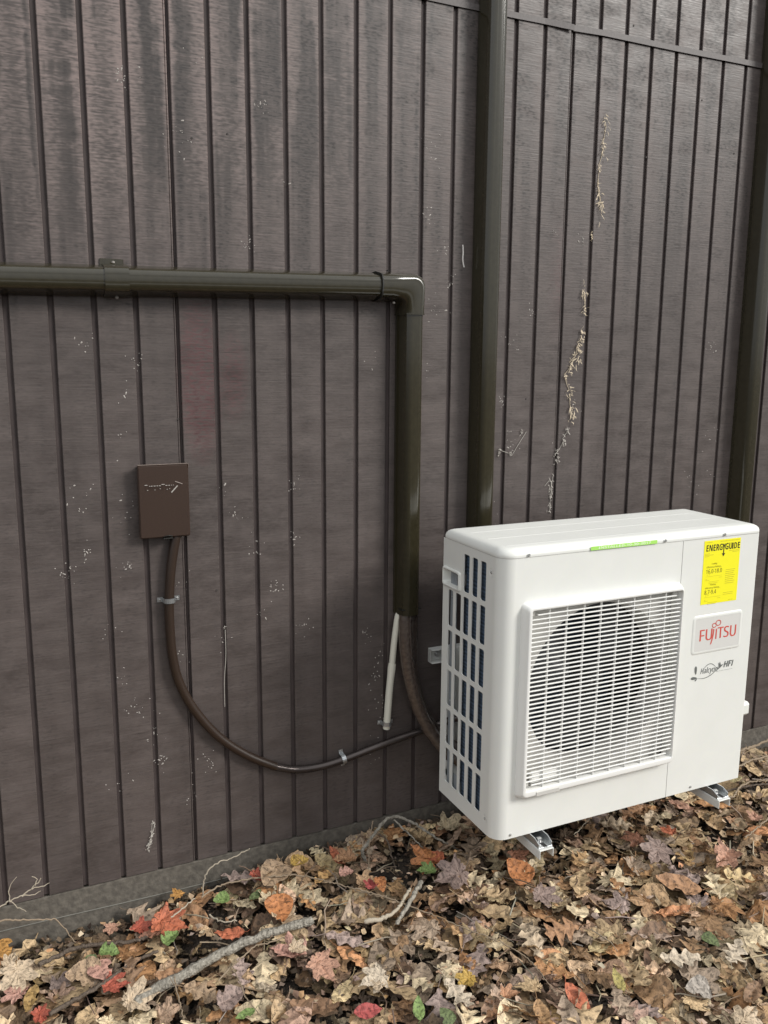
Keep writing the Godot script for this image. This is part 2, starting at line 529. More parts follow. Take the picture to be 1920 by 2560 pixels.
# ---------------------------------------------------------------- line covers
func cover_profile(half: float, deep: float) -> Array:   # [[across, out, normal], ...]
	var r := minf(0.019, half * 0.6)
	var dr := 0.0085        # the sides lean in towards the front
	var h2 := half - dr
	var sn := V(-cos(0.24), sin(0.24), 0)
	var out := [[-half + 0.0012, 0.0, V(-1, 0, 0)], [-half + 0.0012, 0.0135, V(-1, 0, 0)], [-half, 0.014, sn], [-h2 - 0.0022, deep - r - 0.006, sn]]
	for k in range(1, 9):
		var a := PI - 0.24 - k * (PI / 2.0 - 0.24) / 8.0
		out.append([-h2 + r + r * cos(a), deep - r + r * sin(a), V(cos(a), sin(a), 0)])
	for k in range(1, 6):   # crowned front
		var t := k / 6.0
		out.append([lerpf(-h2 + r, h2 - r, t), deep + 0.0016 * sin(t * PI), V((t - 0.5) * 0.22, 1, 0).normalized()])
	for k in range(0, 8):
		var a2 := PI / 2.0 - k * (PI / 2.0 - 0.24) / 8.0
		out.append([h2 - r + r * cos(a2), deep - r + r * sin(a2), V(cos(a2), sin(a2), 0)])
	sn.x = -sn.x
	out.append([h2 + 0.0022, deep - r - 0.006, sn])
	out.append([half, 0.014, sn])
	out.append([half - 0.0012, 0.0135, V(1, 0, 0)])
	out.append([half - 0.0012, 0.0, V(1, 0, 0)])
	return out

func cover_sweep(left: Array, right: Array, deep: float, caps := true, z0 := 0.0) -> ArrayMesh:   # left and right rails on the wall plane
	var b := MB.new()
	var rings := []
	var nr := []
	for k in left.size():
		var l: Vector3 = left[k]
		var r: Vector3 = right[k]
		var half := (r - l).length() / 2.0
		var ax := (r - l).normalized()
		var m := (l + r) / 2.0
		var ring := PackedVector3Array()
		var nn := PackedVector3Array()
		for p: Array in cover_profile(half, deep):
			var nv: Vector3 = p[2]
			ring.append(m + ax * float(p[0]) + V(0, 0, p[1] + z0))
			nn.append((ax * nv.x + V(0, 0, nv.y)).normalized())
		rings.append(ring); nr.append(nn)
	for k in left.size() - 1:
		for j in rings[0].size() - 1:
			b.quadn(rings[k][j], rings[k][j + 1], rings[k + 1][j + 1], rings[k + 1][j], nr[k][j], nr[k][j + 1], nr[k + 1][j + 1], nr[k + 1][j])
	if caps:
		for e: int in [0, left.size() - 1]:
			var o: Vector3 = left[e] - left[1 if e == 0 else e - 1]
			b.fan(rings[e], o.normalized())
	return b.mesh()

func screw(parent: Node3D, at: Vector3, axis: Vector3, r := 0.0035, m: Material = null) -> void:
	var b := MB.new()
	b.tube([at, at + axis * r * 0.5, at + axis * r * 0.8], [r, r * 0.85, r * 0.4], 10)
	part("screw", b.mesh(), m if m else M.screw, parent)

func build_covers() -> void:
	var yb := func(x: float) -> float: return 1.6165 + 0.0212 * (x - 0.8725)
	var t := thing("line_set_cover", "olive line cover running level then turning down through an elbow to an open end", "pipe cover")
	var hh := 0.075
	part("level_duct", cover_sweep([V(-0.92, yb.call(-0.92), 0), V(0.89, yb.call(0.89), 0)], [V(-0.92, yb.call(-0.92) + hh, 0), V(0.89, yb.call(0.89) + hh, 0)], 0.064), M.duct, t)
	# coupling with its wall tab and screws
	var e := 0.0034
	var c1 := 0.1235
	var c2 := 0.181
	part("coupling", cover_sweep([V(c1, yb.call(c1) - e, 0), V(c2, yb.call(c2) - e, 0)], [V(c1, yb.call(c1) + hh + e, 0), V(c2, yb.call(c2) + hh + e, 0)], 0.0665), M.duct, t)
	var b := MB.new()
	b.box(V(c1 - 0.004, yb.call(c1) + hh, 0.0008), V(c2 - 0.004, yb.call(c1) + hh + 0.017, 0.0035), 0.0008)
	part("wall_tab", b.mesh(), M.duct, t)
	screw(t, V(0.150, yb.call(0.15) + hh + 0.006, 0.02), V(0, 1, 0.3).normalized(), 0.0045, M.speck)
	screw(t, V(0.155, yb.call(0.155) - 0.003, 0.02), V(0, -1, 0.5).normalized(), 0.0045, M.speck)
	# elbow
	var le := []
	var ri := []
	var ix := 0.9335
	var ox := 1.0115
	var iy: float = yb.call(0.9) - 0.003
	var oy: float = yb.call(0.9) + hh + 0.003
	le.append(V(0.868, iy - 0.0007, 0)); ri.append(V(0.868, oy - 0.0007, 0))
	le.append(V(0.9, iy, 0)); ri.append(V(0.9, oy, 0))
	for k in 13:
		var a := PI / 2.0 - k * PI / 24.0
		le.append(V(ix - 0.012 + 0.012 * cos(a), iy - 0.012 + 0.012 * sin(a), 0))
		ri.append(V(ox - 0.034 + 0.034 * cos(a), oy - 0.034 + 0.034 * sin(a), 0))
	le.append(V(ix, 1.578, 0)); ri.append(V(ox, 1.578, 0))
	part("elbow", cover_sweep(le, ri, 0.0675), M.duct, t)
	b = MB.new()
	var lip_l := [V(0.864, iy - 0.002, 0), V(0.8675, iy - 0.002, 0)]
	var lip_r := [V(0.864, oy + 0.0015, 0), V(0.8675, oy + 0.0015, 0)]
	part("elbow_lip", cover_sweep(lip_l, lip_r, 0.0695), M.duct_dark, t)
	part("elbow_rim", cover_sweep([V(ix - 0.0012, 1.5765, 0), V(ix - 0.0012, 1.5805, 0)], [V(ox + 0.0012, 1.5765, 0), V(ox + 0.0012, 1.5805, 0)], 0.069), M.duct, t)
	screw(t, V(0.897, oy + 0.001, 0.03), V(0, 1, 0.2).normalized(), 0.0045, M.duct_dark)
	screw(t, V(0.915, iy - 0.004, 0.035), V(-0.4, -1, 0.6).normalized(), 0.0045, M.speck)
	part("upright_duct", cover_sweep([V(0.936, 0.682, 0), V(0.936, 1.60, 0)], [V(1.009, 0.682, 0), V(1.009, 1.60, 0)], 0.064, false), M.duct, t)
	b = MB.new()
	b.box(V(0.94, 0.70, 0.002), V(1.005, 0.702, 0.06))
	part("end_shade", b.mesh(), M.duct_dark, t)  # dark sheet added for the shade inside the open end
	var t2 := thing("line_set_cover", "tall olive line cover running down the siding behind the white unit's left end", "pipe cover")
	part("duct", cover_sweep([V(1.190, 0.42, 0), V(1.190, 4.7, 0)], [V(1.264, 0.42, 0), V(1.264, 4.7, 0)], 0.064), M.duct, t2)
	var t3 := thing("line_set_cover", "dark olive line cover at the photo's right edge, behind the unit's right end", "pipe cover")
	part("duct", cover_sweep([V(2.302, 0.2, 0), V(2.302, 4.7, 0)], [V(2.376, 0.2, 0), V(2.376, 4.7, 0)], 0.064), M.duct, t3)

# ---------------------------------------------------------------- text
func text(parent: Node3D, s: String, cap: float, at: Vector3, m: Material, sx := 1.0, bold := false, depth := 0.0003, align := HORIZONTAL_ALIGNMENT_LEFT, slant := 0.0, called := "lettering") -> MeshInstance3D:
	var f := SystemFont.new()
	f.font_names = PackedStringArray(["Droid Sans"])
	f.font_weight = 700 if bold else 400
	var t := TextMesh.new()
	t.text = s
	t.font = f
	t.font_size = 64
	t.pixel_size = cap / (64.0 * 0.714)
	t.depth = depth
	t.curve_step = 1.0
	t.horizontal_alignment = align
	t.vertical_alignment = VERTICAL_ALIGNMENT_BOTTOM
	var arr := t.get_mesh_arrays()
	# base line at y = 0, width scaled, optional slant
	var vs: PackedVector3Array = arr[Mesh.ARRAY_VERTEX]
	if sx > 5.0:    # a width in millimetres to fit
		var x1 := 1e9
		var x2 := -1e9
		for p in vs:
			x1 = minf(x1, p.x); x2 = maxf(x2, p.x)
		sx = sx * 0.001 / (x2 - x1)
	var lo := 1e9
	for p in vs:
		lo = minf(lo, p.y)
	var has_desc := s.contains("y") or s.contains("g") or s.contains("p")
	var base := lo + (cap * 0.29 if has_desc else 0.0)
	for k in vs.size():
		var p := vs[k]
		p.y -= base
		p.x = p.x * sx + p.y * slant
		vs[k] = p
	arr[Mesh.ARRAY_VERTEX] = vs
	var am := ArrayMesh.new()
	am.add_surface_from_arrays(Mesh.PRIMITIVE_TRIANGLES, arr)
	return part(called, am, m, parent, at)

func flat_shape(pts: PackedVector2Array, z: float, depth: float) -> ArrayMesh:
	var b := MB.new()
	var idx := Geometry2D.triangulate_polygon(pts)
	for k in range(0, idx.size(), 3):
		var a := pts[idx[k]]
		var c := pts[idx[k + 1]]
		var d := pts[idx[k + 2]]
		b.tri(V(a.x, a.y, z + depth), V(c.x, c.y, z + depth), V(d.x, d.y, z + depth), V(0, 0, 1))
	for k in pts.size():
		var a2 := pts[k]
		var c2 := pts[(k + 1) % pts.size()]
		var o := (c2 - a2).orthogonal()
		b.quad(V(a2.x, a2.y, z), V(c2.x, c2.y, z), V(c2.x, c2.y, z + depth), V(a2.x, a2.y, z + depth), V(o.x, o.y, 0))
	return b.mesh()

func rrect(w: float, h: float, r: float, n := 5) -> PackedVector2Array:   # centred rounded rectangle
	var o := PackedVector2Array()
	for q in 4:
		var cx := (w / 2.0 - r) * (1.0 if q == 0 or q == 3 else -1.0)
		var cy := (h / 2.0 - r) * (1.0 if q < 2 else -1.0)
		for k in n + 1:
			var a := q * PI / 2.0 + k * PI / 2.0 / n
			o.append(Vector2(cx + r * cos(a), cy + r * sin(a)))
	return o

# ---------------------------------------------------------------- outdoor unit (local axes: x from its left side, y from its underside, z as in the world)
func build_unit() -> void:
	var u := thing("air_conditioner", "white outdoor air conditioner unit held off the wall on brackets", "air conditioner", V(X0, Y0, 0))
	var W := 0.9
	var H := YS - Y0
	var CR := 0.040     # front corner radius
	var b := MB.new()
	# --- front: strips round the fan opening, plus the rounded corner
	var sx := 0.5985    # seam to the service panel
	var ol := 0.078; var orr := 0.588; var ob := 0.130; var ot := 0.650
	var z := ZF
	var q := func(bb: MB, x1: float, y1: float, x2: float, y2: float) -> void:
		bb.quad(V(x1, y1, z), V(x2, y1, z), V(x2, y2, z), V(x1, y2, z), V(0, 0, 1))
	q.call(b, CR, 0.0, sx - 0.0008, ob)
	q.call(b, CR, ot, sx - 0.0008, H)
	q.call(b, CR, ob, ol, ot)
	q.call(b, orr, ob, sx - 0.0008, ot)
	for e: Array in [[ol, ob, ol, ot, V(1, 0, 0)], [orr, ob, orr, ot, V(-1, 0, 0)], [ol, ob, orr, ob, V(0, 1, 0)], [ol, ot, orr, ot, V(0, -1, 0)]]:
		b.quad(V(e[0], e[1], z), V(e[2], e[3], z), V(e[2], e[3], z - 0.02), V(e[0], e[1], z - 0.02), e[4])
	for k in 12:
		var a1 := PI + k * PI / 24.0
		var a2 := PI + (k + 1) * PI / 24.0
		var p1 := V(CR + CR * cos(a1), 0, z - CR - CR * sin(a1))
		var p2 := V(CR + CR * cos(a2), 0, z - CR - CR * sin(a2))
		var n1 := V(cos(a1), 0, -sin(a1))
		var n2 := V(cos(a2), 0, -sin(a2))
		b.quadn(p1, p2, p2 + V(0, H, 0), p1 + V(0, H, 0), n1, n2, n2, n1)
		b.tri(p1, p2, V(CR, 0, z - CR), V(0, -1, 0))
	b.quad(V(0.0, 0, ZB), V(CR, 0, ZB), V(CR, 0, z - CR), V(0, 0, z - CR), V(0, -1, 0))
	part("front_panel", b.mesh(), M.white, u)
	# --- service panel on the right, with its right side
	b = MB.new()
	var rc := 0.012
	b.quad(V(sx + 0.0008, 0, z), V(W - rc, 0, z), V(W - rc, H, z), V(sx + 0.0008, H, z), V(0, 0, 1))
	for k in 5:
		var a1 := PI / 2.0 - k * PI / 10.0
		var a2 := PI / 2.0 - (k + 1) * PI / 10.0
		var p1 := V(W - rc + rc * cos(a1), 0, z - rc + rc * sin(a1))
		var p2 := V(W - rc + rc * cos(a2), 0, z - rc + rc * sin(a2))
		b.quadn(p1, p2, p2 + V(0, H, 0), p1 + V(0, H, 0), V(cos(a1), 0, sin(a1)), V(cos(a2), 0, sin(a2)), V(cos(a2), 0, sin(a2)), V(cos(a1), 0, sin(a1)))
	b.quad(V(W, 0, z - rc), V(W, 0, ZB), V(W, H, ZB), V(W, H, z - rc), V(1, 0, 0))
	b.quad(V(sx + 0.0008, 0, z), V(sx + 0.0008, H, z), V(sx + 0.0008, H, z - 0.01), V(sx + 0.0008, 0, z - 0.01), V(-1, 0, 0))
	part("service_panel", b.mesh(), M.white, u)
	b = MB.new()
	b.quad(V(sx - 0.006, 0.002, z - 0.006), V(sx + 0.006, 0.002, z - 0.006), V(sx + 0.006, H - 0.002, z - 0.006), V(sx - 0.006, H - 0.002, z - 0.006), V(0, 0, 1))
	b.quad(V(sx - 0.006, 0.002, z - 0.0061), V(sx + 0.006, 0.002, z - 0.0061), V(sx + 0.006, H - 0.002, z - 0.0061), V(sx - 0.006, H - 0.002, z - 0.0061), V(0, 0, -1))
	part("panel_seam", b.mesh(), M.seam, u)
	# --- left side: a grid of rounded slots
	var cols := [[0.2305, 0.2585], [0.2722, 0.3028], [0.3145, 0.3448], [0.3600, 0.3882], [0.4034, 0.4313]]
	var rows := []
	for k in 6:
		rows.append([0.6505 - k * 0.1206, 0.7575 - k * 0.1206])
	b = side_panel(cols, rows, H, CR)
	part("side_panel", b.mesh(), M.white, u)
	# handle: a proud rim round a sloping recess
	b = MB.new()
	var hc := V(0.0, 0.672, 0.2495)
	var rings := []
	for e: Array in [[0.098, 0.056, 0.0], [0.097, 0.055, -0.0045], [0.090, 0.048, -0.006], [0.084, 0.042, -0.0045], [0.074, 0.034, 0.03], [0.055, 0.020, 0.042]]:
		var ring := PackedVector3Array()
		for p in rrect(e[0], e[1], 0.008, 4):
			ring.append(hc + V(e[2], p.y, p.x))
		rings.append(ring)
	b.loft(rings)
	b.fan(rings[5], V(-1, 0, 0))
	part("handle", b.mesh(), M.white, u)
	for p: Array in [[0.738, 0.456], [0.0446, 0.4597]]:
		b = MB.new()
		var d := V(0.0, p[0], p[1])
		var dr := []
		for e: Array in [[0.0105, -0.0006], [0.0095, -0.001], [0.0055, 0.0012], [0.005, 0.0014]]:
			var ring2 := PackedVector3Array()
			for k in 14:
				ring2.append(d + V(e[1], cos(k * TAU / 14.0) * e[0] * 1.2, sin(k * TAU / 14.0) * e[0]))
			dr.append(ring2)
		b.loft(dr)
		b.fan(dr[3], V(-1, 0, 0))
		part("screw_dimple", b.mesh(), M.white, u)
		screw(u, d + V(0.001, 0, 0.001), V(-1, 0, 0), 0.0046)
	# --- lid with rounded shoulders and shallow ridges
	b = MB.new()
	var lw := W + 0.0024
	var ld := ZF - ZB + 0.0024
	rings = []
	for e: Array in [[0.0012, 0.0003, 0.040], [0.0004, 0.0009, 0.042], [0.0, 0.0020, 0.042], [0.0, 0.006, 0.042], [0.0005, 0.0095, 0.041], [0.0028, 0.0155, 0.039], [0.0068, 0.0202, 0.036], [0.0115, 0.0234, 0.033], [0.0172, 0.0254, 0.03], [0.024, 0.0264, 0.028], [0.034, 0.0268, 0.026]]:
		var ring3 := PackedVector3Array()
		var rs := [maxf(e[2] - 0.024, 0.012), maxf(e[2] - 0.026, 0.012), e[2], maxf(e[2] - 0.026, 0.012)]
		for q4 in 4:
			var r4: float = rs[q4]
			for k in 9:
				var a4 := q4 * PI / 2.0 + k * PI / 16.0
				ring3.append(V(W / 2.0 + (lw / 2.0 - e[0] - r4) * (1.0 if q4 == 0 or q4 == 3 else -1.0) + r4 * cos(a4), H + e[1], (ZB + ZF) / 2.0 - (ld / 2.0 - e[0] - r4) * (1.0 if q4 < 2 else -1.0) - r4 * sin(a4)))
		rings.append(ring3)
	b.loft(rings)
	b.fan(rings[10], V(0, 1, 0))
	part("lid", b.mesh(), M.white, u)
	for k in 3:
		b = MB.new()
		var rz: float = [0.287, 0.377, 0.470][k]
		var rr := []
		for e: Array in [[0.012, 0.0], [0.008, 0.0006], [0.003, 0.0008], [0.0005, 0.0009]]:
			var ring4 := PackedVector3Array()
			for p in rrect(0.815 + e[0], 0.001 + e[0], 0.0005 + e[0] * 0.49, 4):
				ring4.append(V(0.4445 + p.x, H + 0.0266 + e[1], rz - p.y))
			rr.append(ring4)
		b.loft(rr)
		b.fan(rr[3], V(0, 1, 0))
		part("lid_ridge", b.mesh(), M.white, u)
	# --- base pan, back coil, inner walls
	b = MB.new()
	b.box(V(0.004, 0.002, ZB + 0.002), V(W - 0.004, 0.012, ZF - 0.045))
	part("base_pan", b.mesh(), M.post, u)
	b = MB.new()
	b.box(V(0.013, 0.013, 0.308), V(0.045, H - 0.004, 0.47))
	part("side_coil", b.mesh(), M.fins, u)
	b = MB.new()
	b.box(V(0.07, 0.013, ZB + 0.004), V(0.60, H - 0.004, ZB + 0.030))
	part("back_coil", b.mesh(), M.fins, u)
	b = MB.new()
	b.box(V(0.602, 0.013, ZB + 0.004), V(0.606, H - 0.004, ZF - 0.03))
	part("divider", b.mesh(), M.black, u)
	b = MB.new()
	b.box(V(0.05, H - 0.008, ZB + 0.004), V(W - 0.01, H - 0.003, ZF - 0.03))
	part("inner_roof", b.mesh(), M.black, u)
	b = MB.new()
	b.box(V(0.009, 0.013, 0.228), V(0.012, 0.70, 0.262), 0.0008)
	b.box(V(0.0085, 0.013, 0.2415), V(0.009, 0.70, 0.2435))
	part("corner_post", b.mesh(), M.post, u)
	b = MB.new()
	b.box(V(0.009, 0.013, 0.2625), V(0.011, 0.085, 0.303), 0.0006)
	part("post_foot", b.mesh(), M.post, u)
	for y: float in [0.034, 0.300, 0.615]:
		screw(u, V(0.009, y, 0.238), V(-1, 0, 0), 0.0032)
	# --- valve cover on the right
	b = MB.new()
	b.box(V(W, 0.190, 0.30), V(W + 0.046, 0.234, 0.490), 0.008)
	part("valve_cover", b.mesh(), M.white, u)
	# --- fan and its mouth
	var fc := V(0.343, 0.389, 0)
	var fr := 0.2385
	b = MB.new()
	var zb := 0.4895
	var steps := 72
	for k in steps:
		var a1 := TAU * k / steps
		var a2 := TAU * (k + 1) / steps
		var edge := func(a: float) -> Vector3:
			var dx := cos(a)
			var dy := sin(a)
			var tx: float = 1e9 if absf(dx) < 1e-5 else ((orr + 0.004 - fc.x) if dx > 0.0 else (ol - 0.004 - fc.x)) / dx
			var ty: float = 1e9 if absf(dy) < 1e-5 else ((ot + 0.004 - fc.y) if dy > 0.0 else (ob - 0.004 - fc.y)) / dy
			var tt := maxf(minf(tx, ty), fr)
			return V(fc.x + dx * tt, fc.y + dy * tt, zb)
		var i1 := V(fc.x + fr * cos(a1), fc.y + fr * sin(a1), zb)
		var i2 := V(fc.x + fr * cos(a2), fc.y + fr * sin(a2), zb)
		b.quad(edge.call(a1), edge.call(a2), i2, i1, V(0, 0, 1))
		var prev1 := i1
		var prev2 := i2
		for s: Array in [[-0.004, 0.008], [-0.008, 0.025], [-0.008, 0.075]]:
			var r3: float = fr + s[0]
			var c1 := V(fc.x + r3 * cos(a1), fc.y + r3 * sin(a1), zb - s[1])
			var c2 := V(fc.x + r3 * cos(a2), fc.y + r3 * sin(a2), zb - s[1])
			b.quad(prev1, prev2, c2, c1, V(-cos(a1), -sin(a1), 0.2))
			prev1 = c1; prev2 = c2
	part("fan_mouth", b.mesh(), M.bell, u)
	var fan := Node3D.new()
	fan.name = "fan"
	fan.position = V(fc.x, fc.y, 0.405)
	u.add_child(fan, true)
	for kb in 3:
		b = MB.new()
		var na := 12
		var nr2 := 7
		var g := []
		for i in nr2 + 1:
			var row := []
			var r := lerpf(0.055, 0.222, float(i) / nr2)
			for j in na + 1:
				var tt := float(j) / na
				var a := kb * TAU / 3.0 + 0.35 + (tt - 0.5) * lerpf(1.0, 1.75, float(i) / nr2) + 0.35 * float(i) / nr2
				row.append(V(r * cos(a), r * sin(a), 0.055 * (tt - 0.5) + 0.012 * sin(tt * PI)))
			g.append(row)
		for i in nr2:
			for j in na:
				var p1: Vector3 = g[i][j]
				var p2: Vector3 = g[i][j + 1]
				var p3: Vector3 = g[i + 1][j + 1]
				var p4: Vector3 = g[i + 1][j]
				b.quad(p1, p2, p3, p4, V(0, 0, 1))
				b.quad(p1 - V(0, 0, 0.002), p2 - V(0, 0, 0.002), p3 - V(0, 0, 0.002), p4 - V(0, 0, 0.002), V(0, 0, -1))
		part("blade", b.mesh(), M.blade, fan)
	b = MB.new()
	b.tube([V(0, 0, -0.05), V(0, 0, 0.03), V(0, 0, 0.042), V(0, 0, 0.046)], [0.06, 0.06, 0.05, 0.012], 28)
	part("hub", b.mesh(), M.blade, fan)
	b = MB.new()
	b.cyl(V(0, 0, 0.046), V(0, 0, 1), 0.007, 0.009, 6)
	part("hub_nut", b.mesh(), M.steel, fan)
	# --- fan guard: a proud frame with fine slats and bars
	var gr := Node3D.new()
	gr.name = "fan_guard"
	u.add_child(gr, true)
	b = MB.new()
	rings = []
	var gx := 0.330; var gy := 0.3895
	for e: Array in [[0.540, 0.546, 0.511, 0.012], [0.537, 0.543, 0.514, 0.012], [0.527, 0.535, 0.530, 0.014], [0.523, 0.531, 0.5345, 0.014], [0.516, 0.524, 0.5365, 0.013], [0.510, 0.507, 0.5365, 0.006], [0.508, 0.504, 0.535, 0.004], [0.506, 0.500, 0.526, 0.004], [0.506, 0.500, 0.512, 0.004]]:
		var ring5 := PackedVector3Array()
		for p in rrect(e[0], e[1], e[3], 6):
			ring5.append(V(gx + p.x + (0.003 if e[3] < 0.01 else 0.0), gy + p.y + (0.0035 if e[3] < 0.01 else 0.0), e[2]))
		rings.append(ring5)
	b.loft(rings)
	part("frame", b.mesh(), M.grille, gr)
	var left := gx + 0.003 - 0.253
	var right := gx + 0.003 + 0.253
	var bot := gy + 0.0035 - 0.250
	var top := gy + 0.0035 + 0.250
	var slats := []
	var pitch := (top - bot) / 41.0
	for k in range(1, 41):
		b = MB.new()
		var y := bot + k * pitch
		var inset := 0.018 if k == 40 or k == 1 else 0.0
		b.box(V(left + inset, y - 0.0018, 0.5275), V(right - inset, y + 0.0018, 0.5325), 0.0010)
		slats.append(b.mesh())
	many("slat", slats, M.grille, gr)
	var bars := []
	for k in range(1, 9):
		var x := left + k * (right - left) / 9.0
		b = MB.new()
		b.box(V(x - 0.0012, bot, 0.524), V(x + 0.0012, top, 0.5310), 0.0005)
		bars.append(b.mesh())
	many("bar", bars, M.grille, gr)
	for p: Array in [[left, top, 1, -1], [right, top, -1, -1], [left, bot, 1, 1], [right, bot, -1, 1]]:
		b = MB.new()
		var c0 := V(p[0] + p[2] * 0.009, p[1] + p[3] * 0.009, 0.518)
		var pts := PackedVector2Array()
		for p2 in rrect(0.018, 0.018, 0.004, 4):
			pts.append(Vector2(c0.x + p2.x, c0.y + p2.y))
		part("corner_pad", flat_shape(pts, 0.512, 0.006), M.bell, gr)
	b = MB.new()
	b.box(V(left + 0.022, bot + 0.012, 0.513), V(left + 0.115, bot + 0.046, 0.524), 0.003)
	part("latch_plate", b.mesh(), M.grille, gr)
	b = MB.new()
	b.box(V(left + 0.030, bot - 0.0215, 0.512), V(left + 0.108, bot - 0.006, 0.5385), 0.0025)
	part("finger_notch", b.mesh(), M.bell, gr)
	# --- screws along the lid and the lower edge
	for p: Array in [[0.0754, H + 0.0075], [0.529, H + 0.0075], [0.752, H + 0.0075]]:
		screw(u, V(p[0], p[1], ZF + 0.003), V(0, 0, 1), 0.0045)
	for p: Array in [[0.0505, 0.0114], [0.6944, 0.0124]]:
		screw(u, V(p[0], p[1], ZF + 0.0002), V(0, 0, 1), 0.0042)
	build_labels(u, H)
	# --- mounting feet under the unit
	for x: float in [0.113, 0.7615]:
		var ft := Node3D.new()
		ft.name = "foot" if x < 0.5 else "foot_001"
		u.add_child(ft, true)
		b = MB.new()
		var x2 := x + 0.044
		b.box(V(x, -0.0215, 0.23), V(x2, -0.019, 0.558), 0.0006)
		for s: Array in [[x, x + 0.0025], [x2 - 0.0025, x2]]:   # upturned flanges, cut back at the tip
			for k in 2:
				var xx: float = s[k]
				b.quad(V(xx, -0.0205, 0.23), V(xx, -0.0205, 0.556), V(xx, -0.010, 0.556), V(xx, -0.0005, 0.535), V(-1 if k == 0 else 1, 0, 0))
				b.quad(V(xx, -0.0205, 0.23), V(xx, -0.0005, 0.535), V(xx, -0.0005, 0.53), V(xx, -0.0005, 0.23), V(-1 if k == 0 else 1, 0, 0))
			b.quad(V(s[0], -0.0205, 0.556), V(s[1], -0.0205, 0.556), V(s[1], -0.010, 0.556), V(s[0], -0.010, 0.556), V(0, 0, 1))
			b.quad(V(s[0], -0.010, 0.556), V(s[1], -0.010, 0.556), V(s[1], -0.0005, 0.535), V(s[0], -0.0005, 0.535), V(0, 1, 1))
			b.quad(V(s[0], -0.0005, 0.535), V(s[1], -0.0005, 0.535), V(s[1], -0.0005, 0.23), V(s[0], -0.0005, 0.23), V(0, 1, 0))
		part("channel", b.mesh(), M.zinc, ft)
		b = MB.new()
		b.box(V(x + 0.017, -0.0188, 0.538), V(x + 0.028, -0.0184, 0.5585))
		part("slot", b.mesh(), M.black, ft)
		b = MB.new()
		b.cyl(V(x + 0.0215, -0.019, 0.527), V(0, 1, 0), 0.011, 0.002, 16)
		b.cyl(V(x + 0.0215, -0.017, 0.527), V(0, 1, 0), 0.0075, 0.0075, 6)
		part("bolt", b.mesh(), M.steel, ft)

func side_panel(cols: Array, rows: Array, H: float, CR: float) -> MB:
	var b := MB.new()
	var zs := [ZB]
	for c: Array in cols:
		zs.append(c[0]); zs.append(c[1])
	zs.append(ZF - CR)
	var ys := [0.0]
	for k in rows.size():
		var r: Array = rows[rows.size() - 1 - k]
		ys.append(r[0]); ys.append(r[1])
	ys.append(H)
	var th := 0.003
	var hy1: float = ys[ys.size() - 4]
	var hy2: float = ys[ys.size() - 2]
	var hz2: float = zs[4]
	for e: Array in [[hy1, hy2, ZB, 0.2035], [hy1, hy2, 0.2955, hz2], [hy1, 0.6475, 0.2035, 0.2955], [0.6965, hy2, 0.2035, 0.2955]]:
		b.quad(V(0, e[0], e[2]), V(0, e[0], e[3]), V(0, e[1], e[3]), V(0, e[1], e[2]), V(-1, 0, 0))
	for iz in zs.size() - 1:
		for iy in ys.size() - 1:
			var z1: float = zs[iz]
			var z2: float = zs[iz + 1]
			var y1: float = ys[iy]
			var y2: float = ys[iy + 1]
			var hole := iz % 2 == 1 and iy % 2 == 1
			if iz <= 3 and (iy == ys.size() - 3 or iy == ys.size() - 4):
				continue         # the handle sits here
			if not hole:
				b.quad(V(0, y1, z1), V(0, y1, z2), V(0, y2, z2), V(0, y2, z1), V(-1, 0, 0))
				continue
			var r := 0.0055
			var ring := PackedVector3Array()
			var ring_in := PackedVector3Array()
			for p in rrect(z2 - z1, y2 - y1, r, 4):
				ring.append(V(0, (y1 + y2) / 2.0 + p.y, (z1 + z2) / 2.0 + p.x))
				ring_in.append(ring[-1] + V(th, 0, 0))
			for q in 4:
				var cz := z2 if q == 0 or q == 3 else z1
				var cy := y2 if q < 2 else y1
				for k in 4:
					b.tri(V(0, cy, cz), ring[q * 5 + k], ring[q * 5 + k + 1], V(-1, 0, 0))
			var m := V(0, (y1 + y2) / 2.0, (z1 + z2) / 2.0)
			for k in ring.size():
				var k2 := (k + 1) % ring.size()
				b.quad(ring[k], ring[k2], ring_in[k2], ring_in[k], m - ring[k])
	return b

func stroke(pts: Array, w: float, z: float, taper := false) -> ArrayMesh:   # flat ribbon in the plane z
	var b := MB.new()
	for k in pts.size() - 1:
		var a: Vector2 = pts[k]
		var c: Vector2 = pts[k + 1]
		var d0: Vector2 = (pts[mini(k + 1, pts.size() - 1)] - pts[maxi(k - 1, 0)]).normalized().orthogonal()
		var d1: Vector2 = (pts[mini(k + 2, pts.size() - 1)] - pts[k]).normalized().orthogonal()
		var w0 := w * (sin(PI * (k + 0.3) / pts.size()) if taper else 1.0) / 2.0
		var w1 := w * (sin(PI * (k + 1.3) / (pts.size() + 0.6)) if taper else 1.0) / 2.0
		b.quad(V(a.x + d0.x * w0, a.y + d0.y * w0, z), V(a.x - d0.x * w0, a.y - d0.y * w0, z), V(c.x - d1.x * w1, c.y - d1.y * w1, z), V(c.x + d1.x * w1, c.y + d1.y * w1, z), V(0, 0, 1))
	return b.mesh()

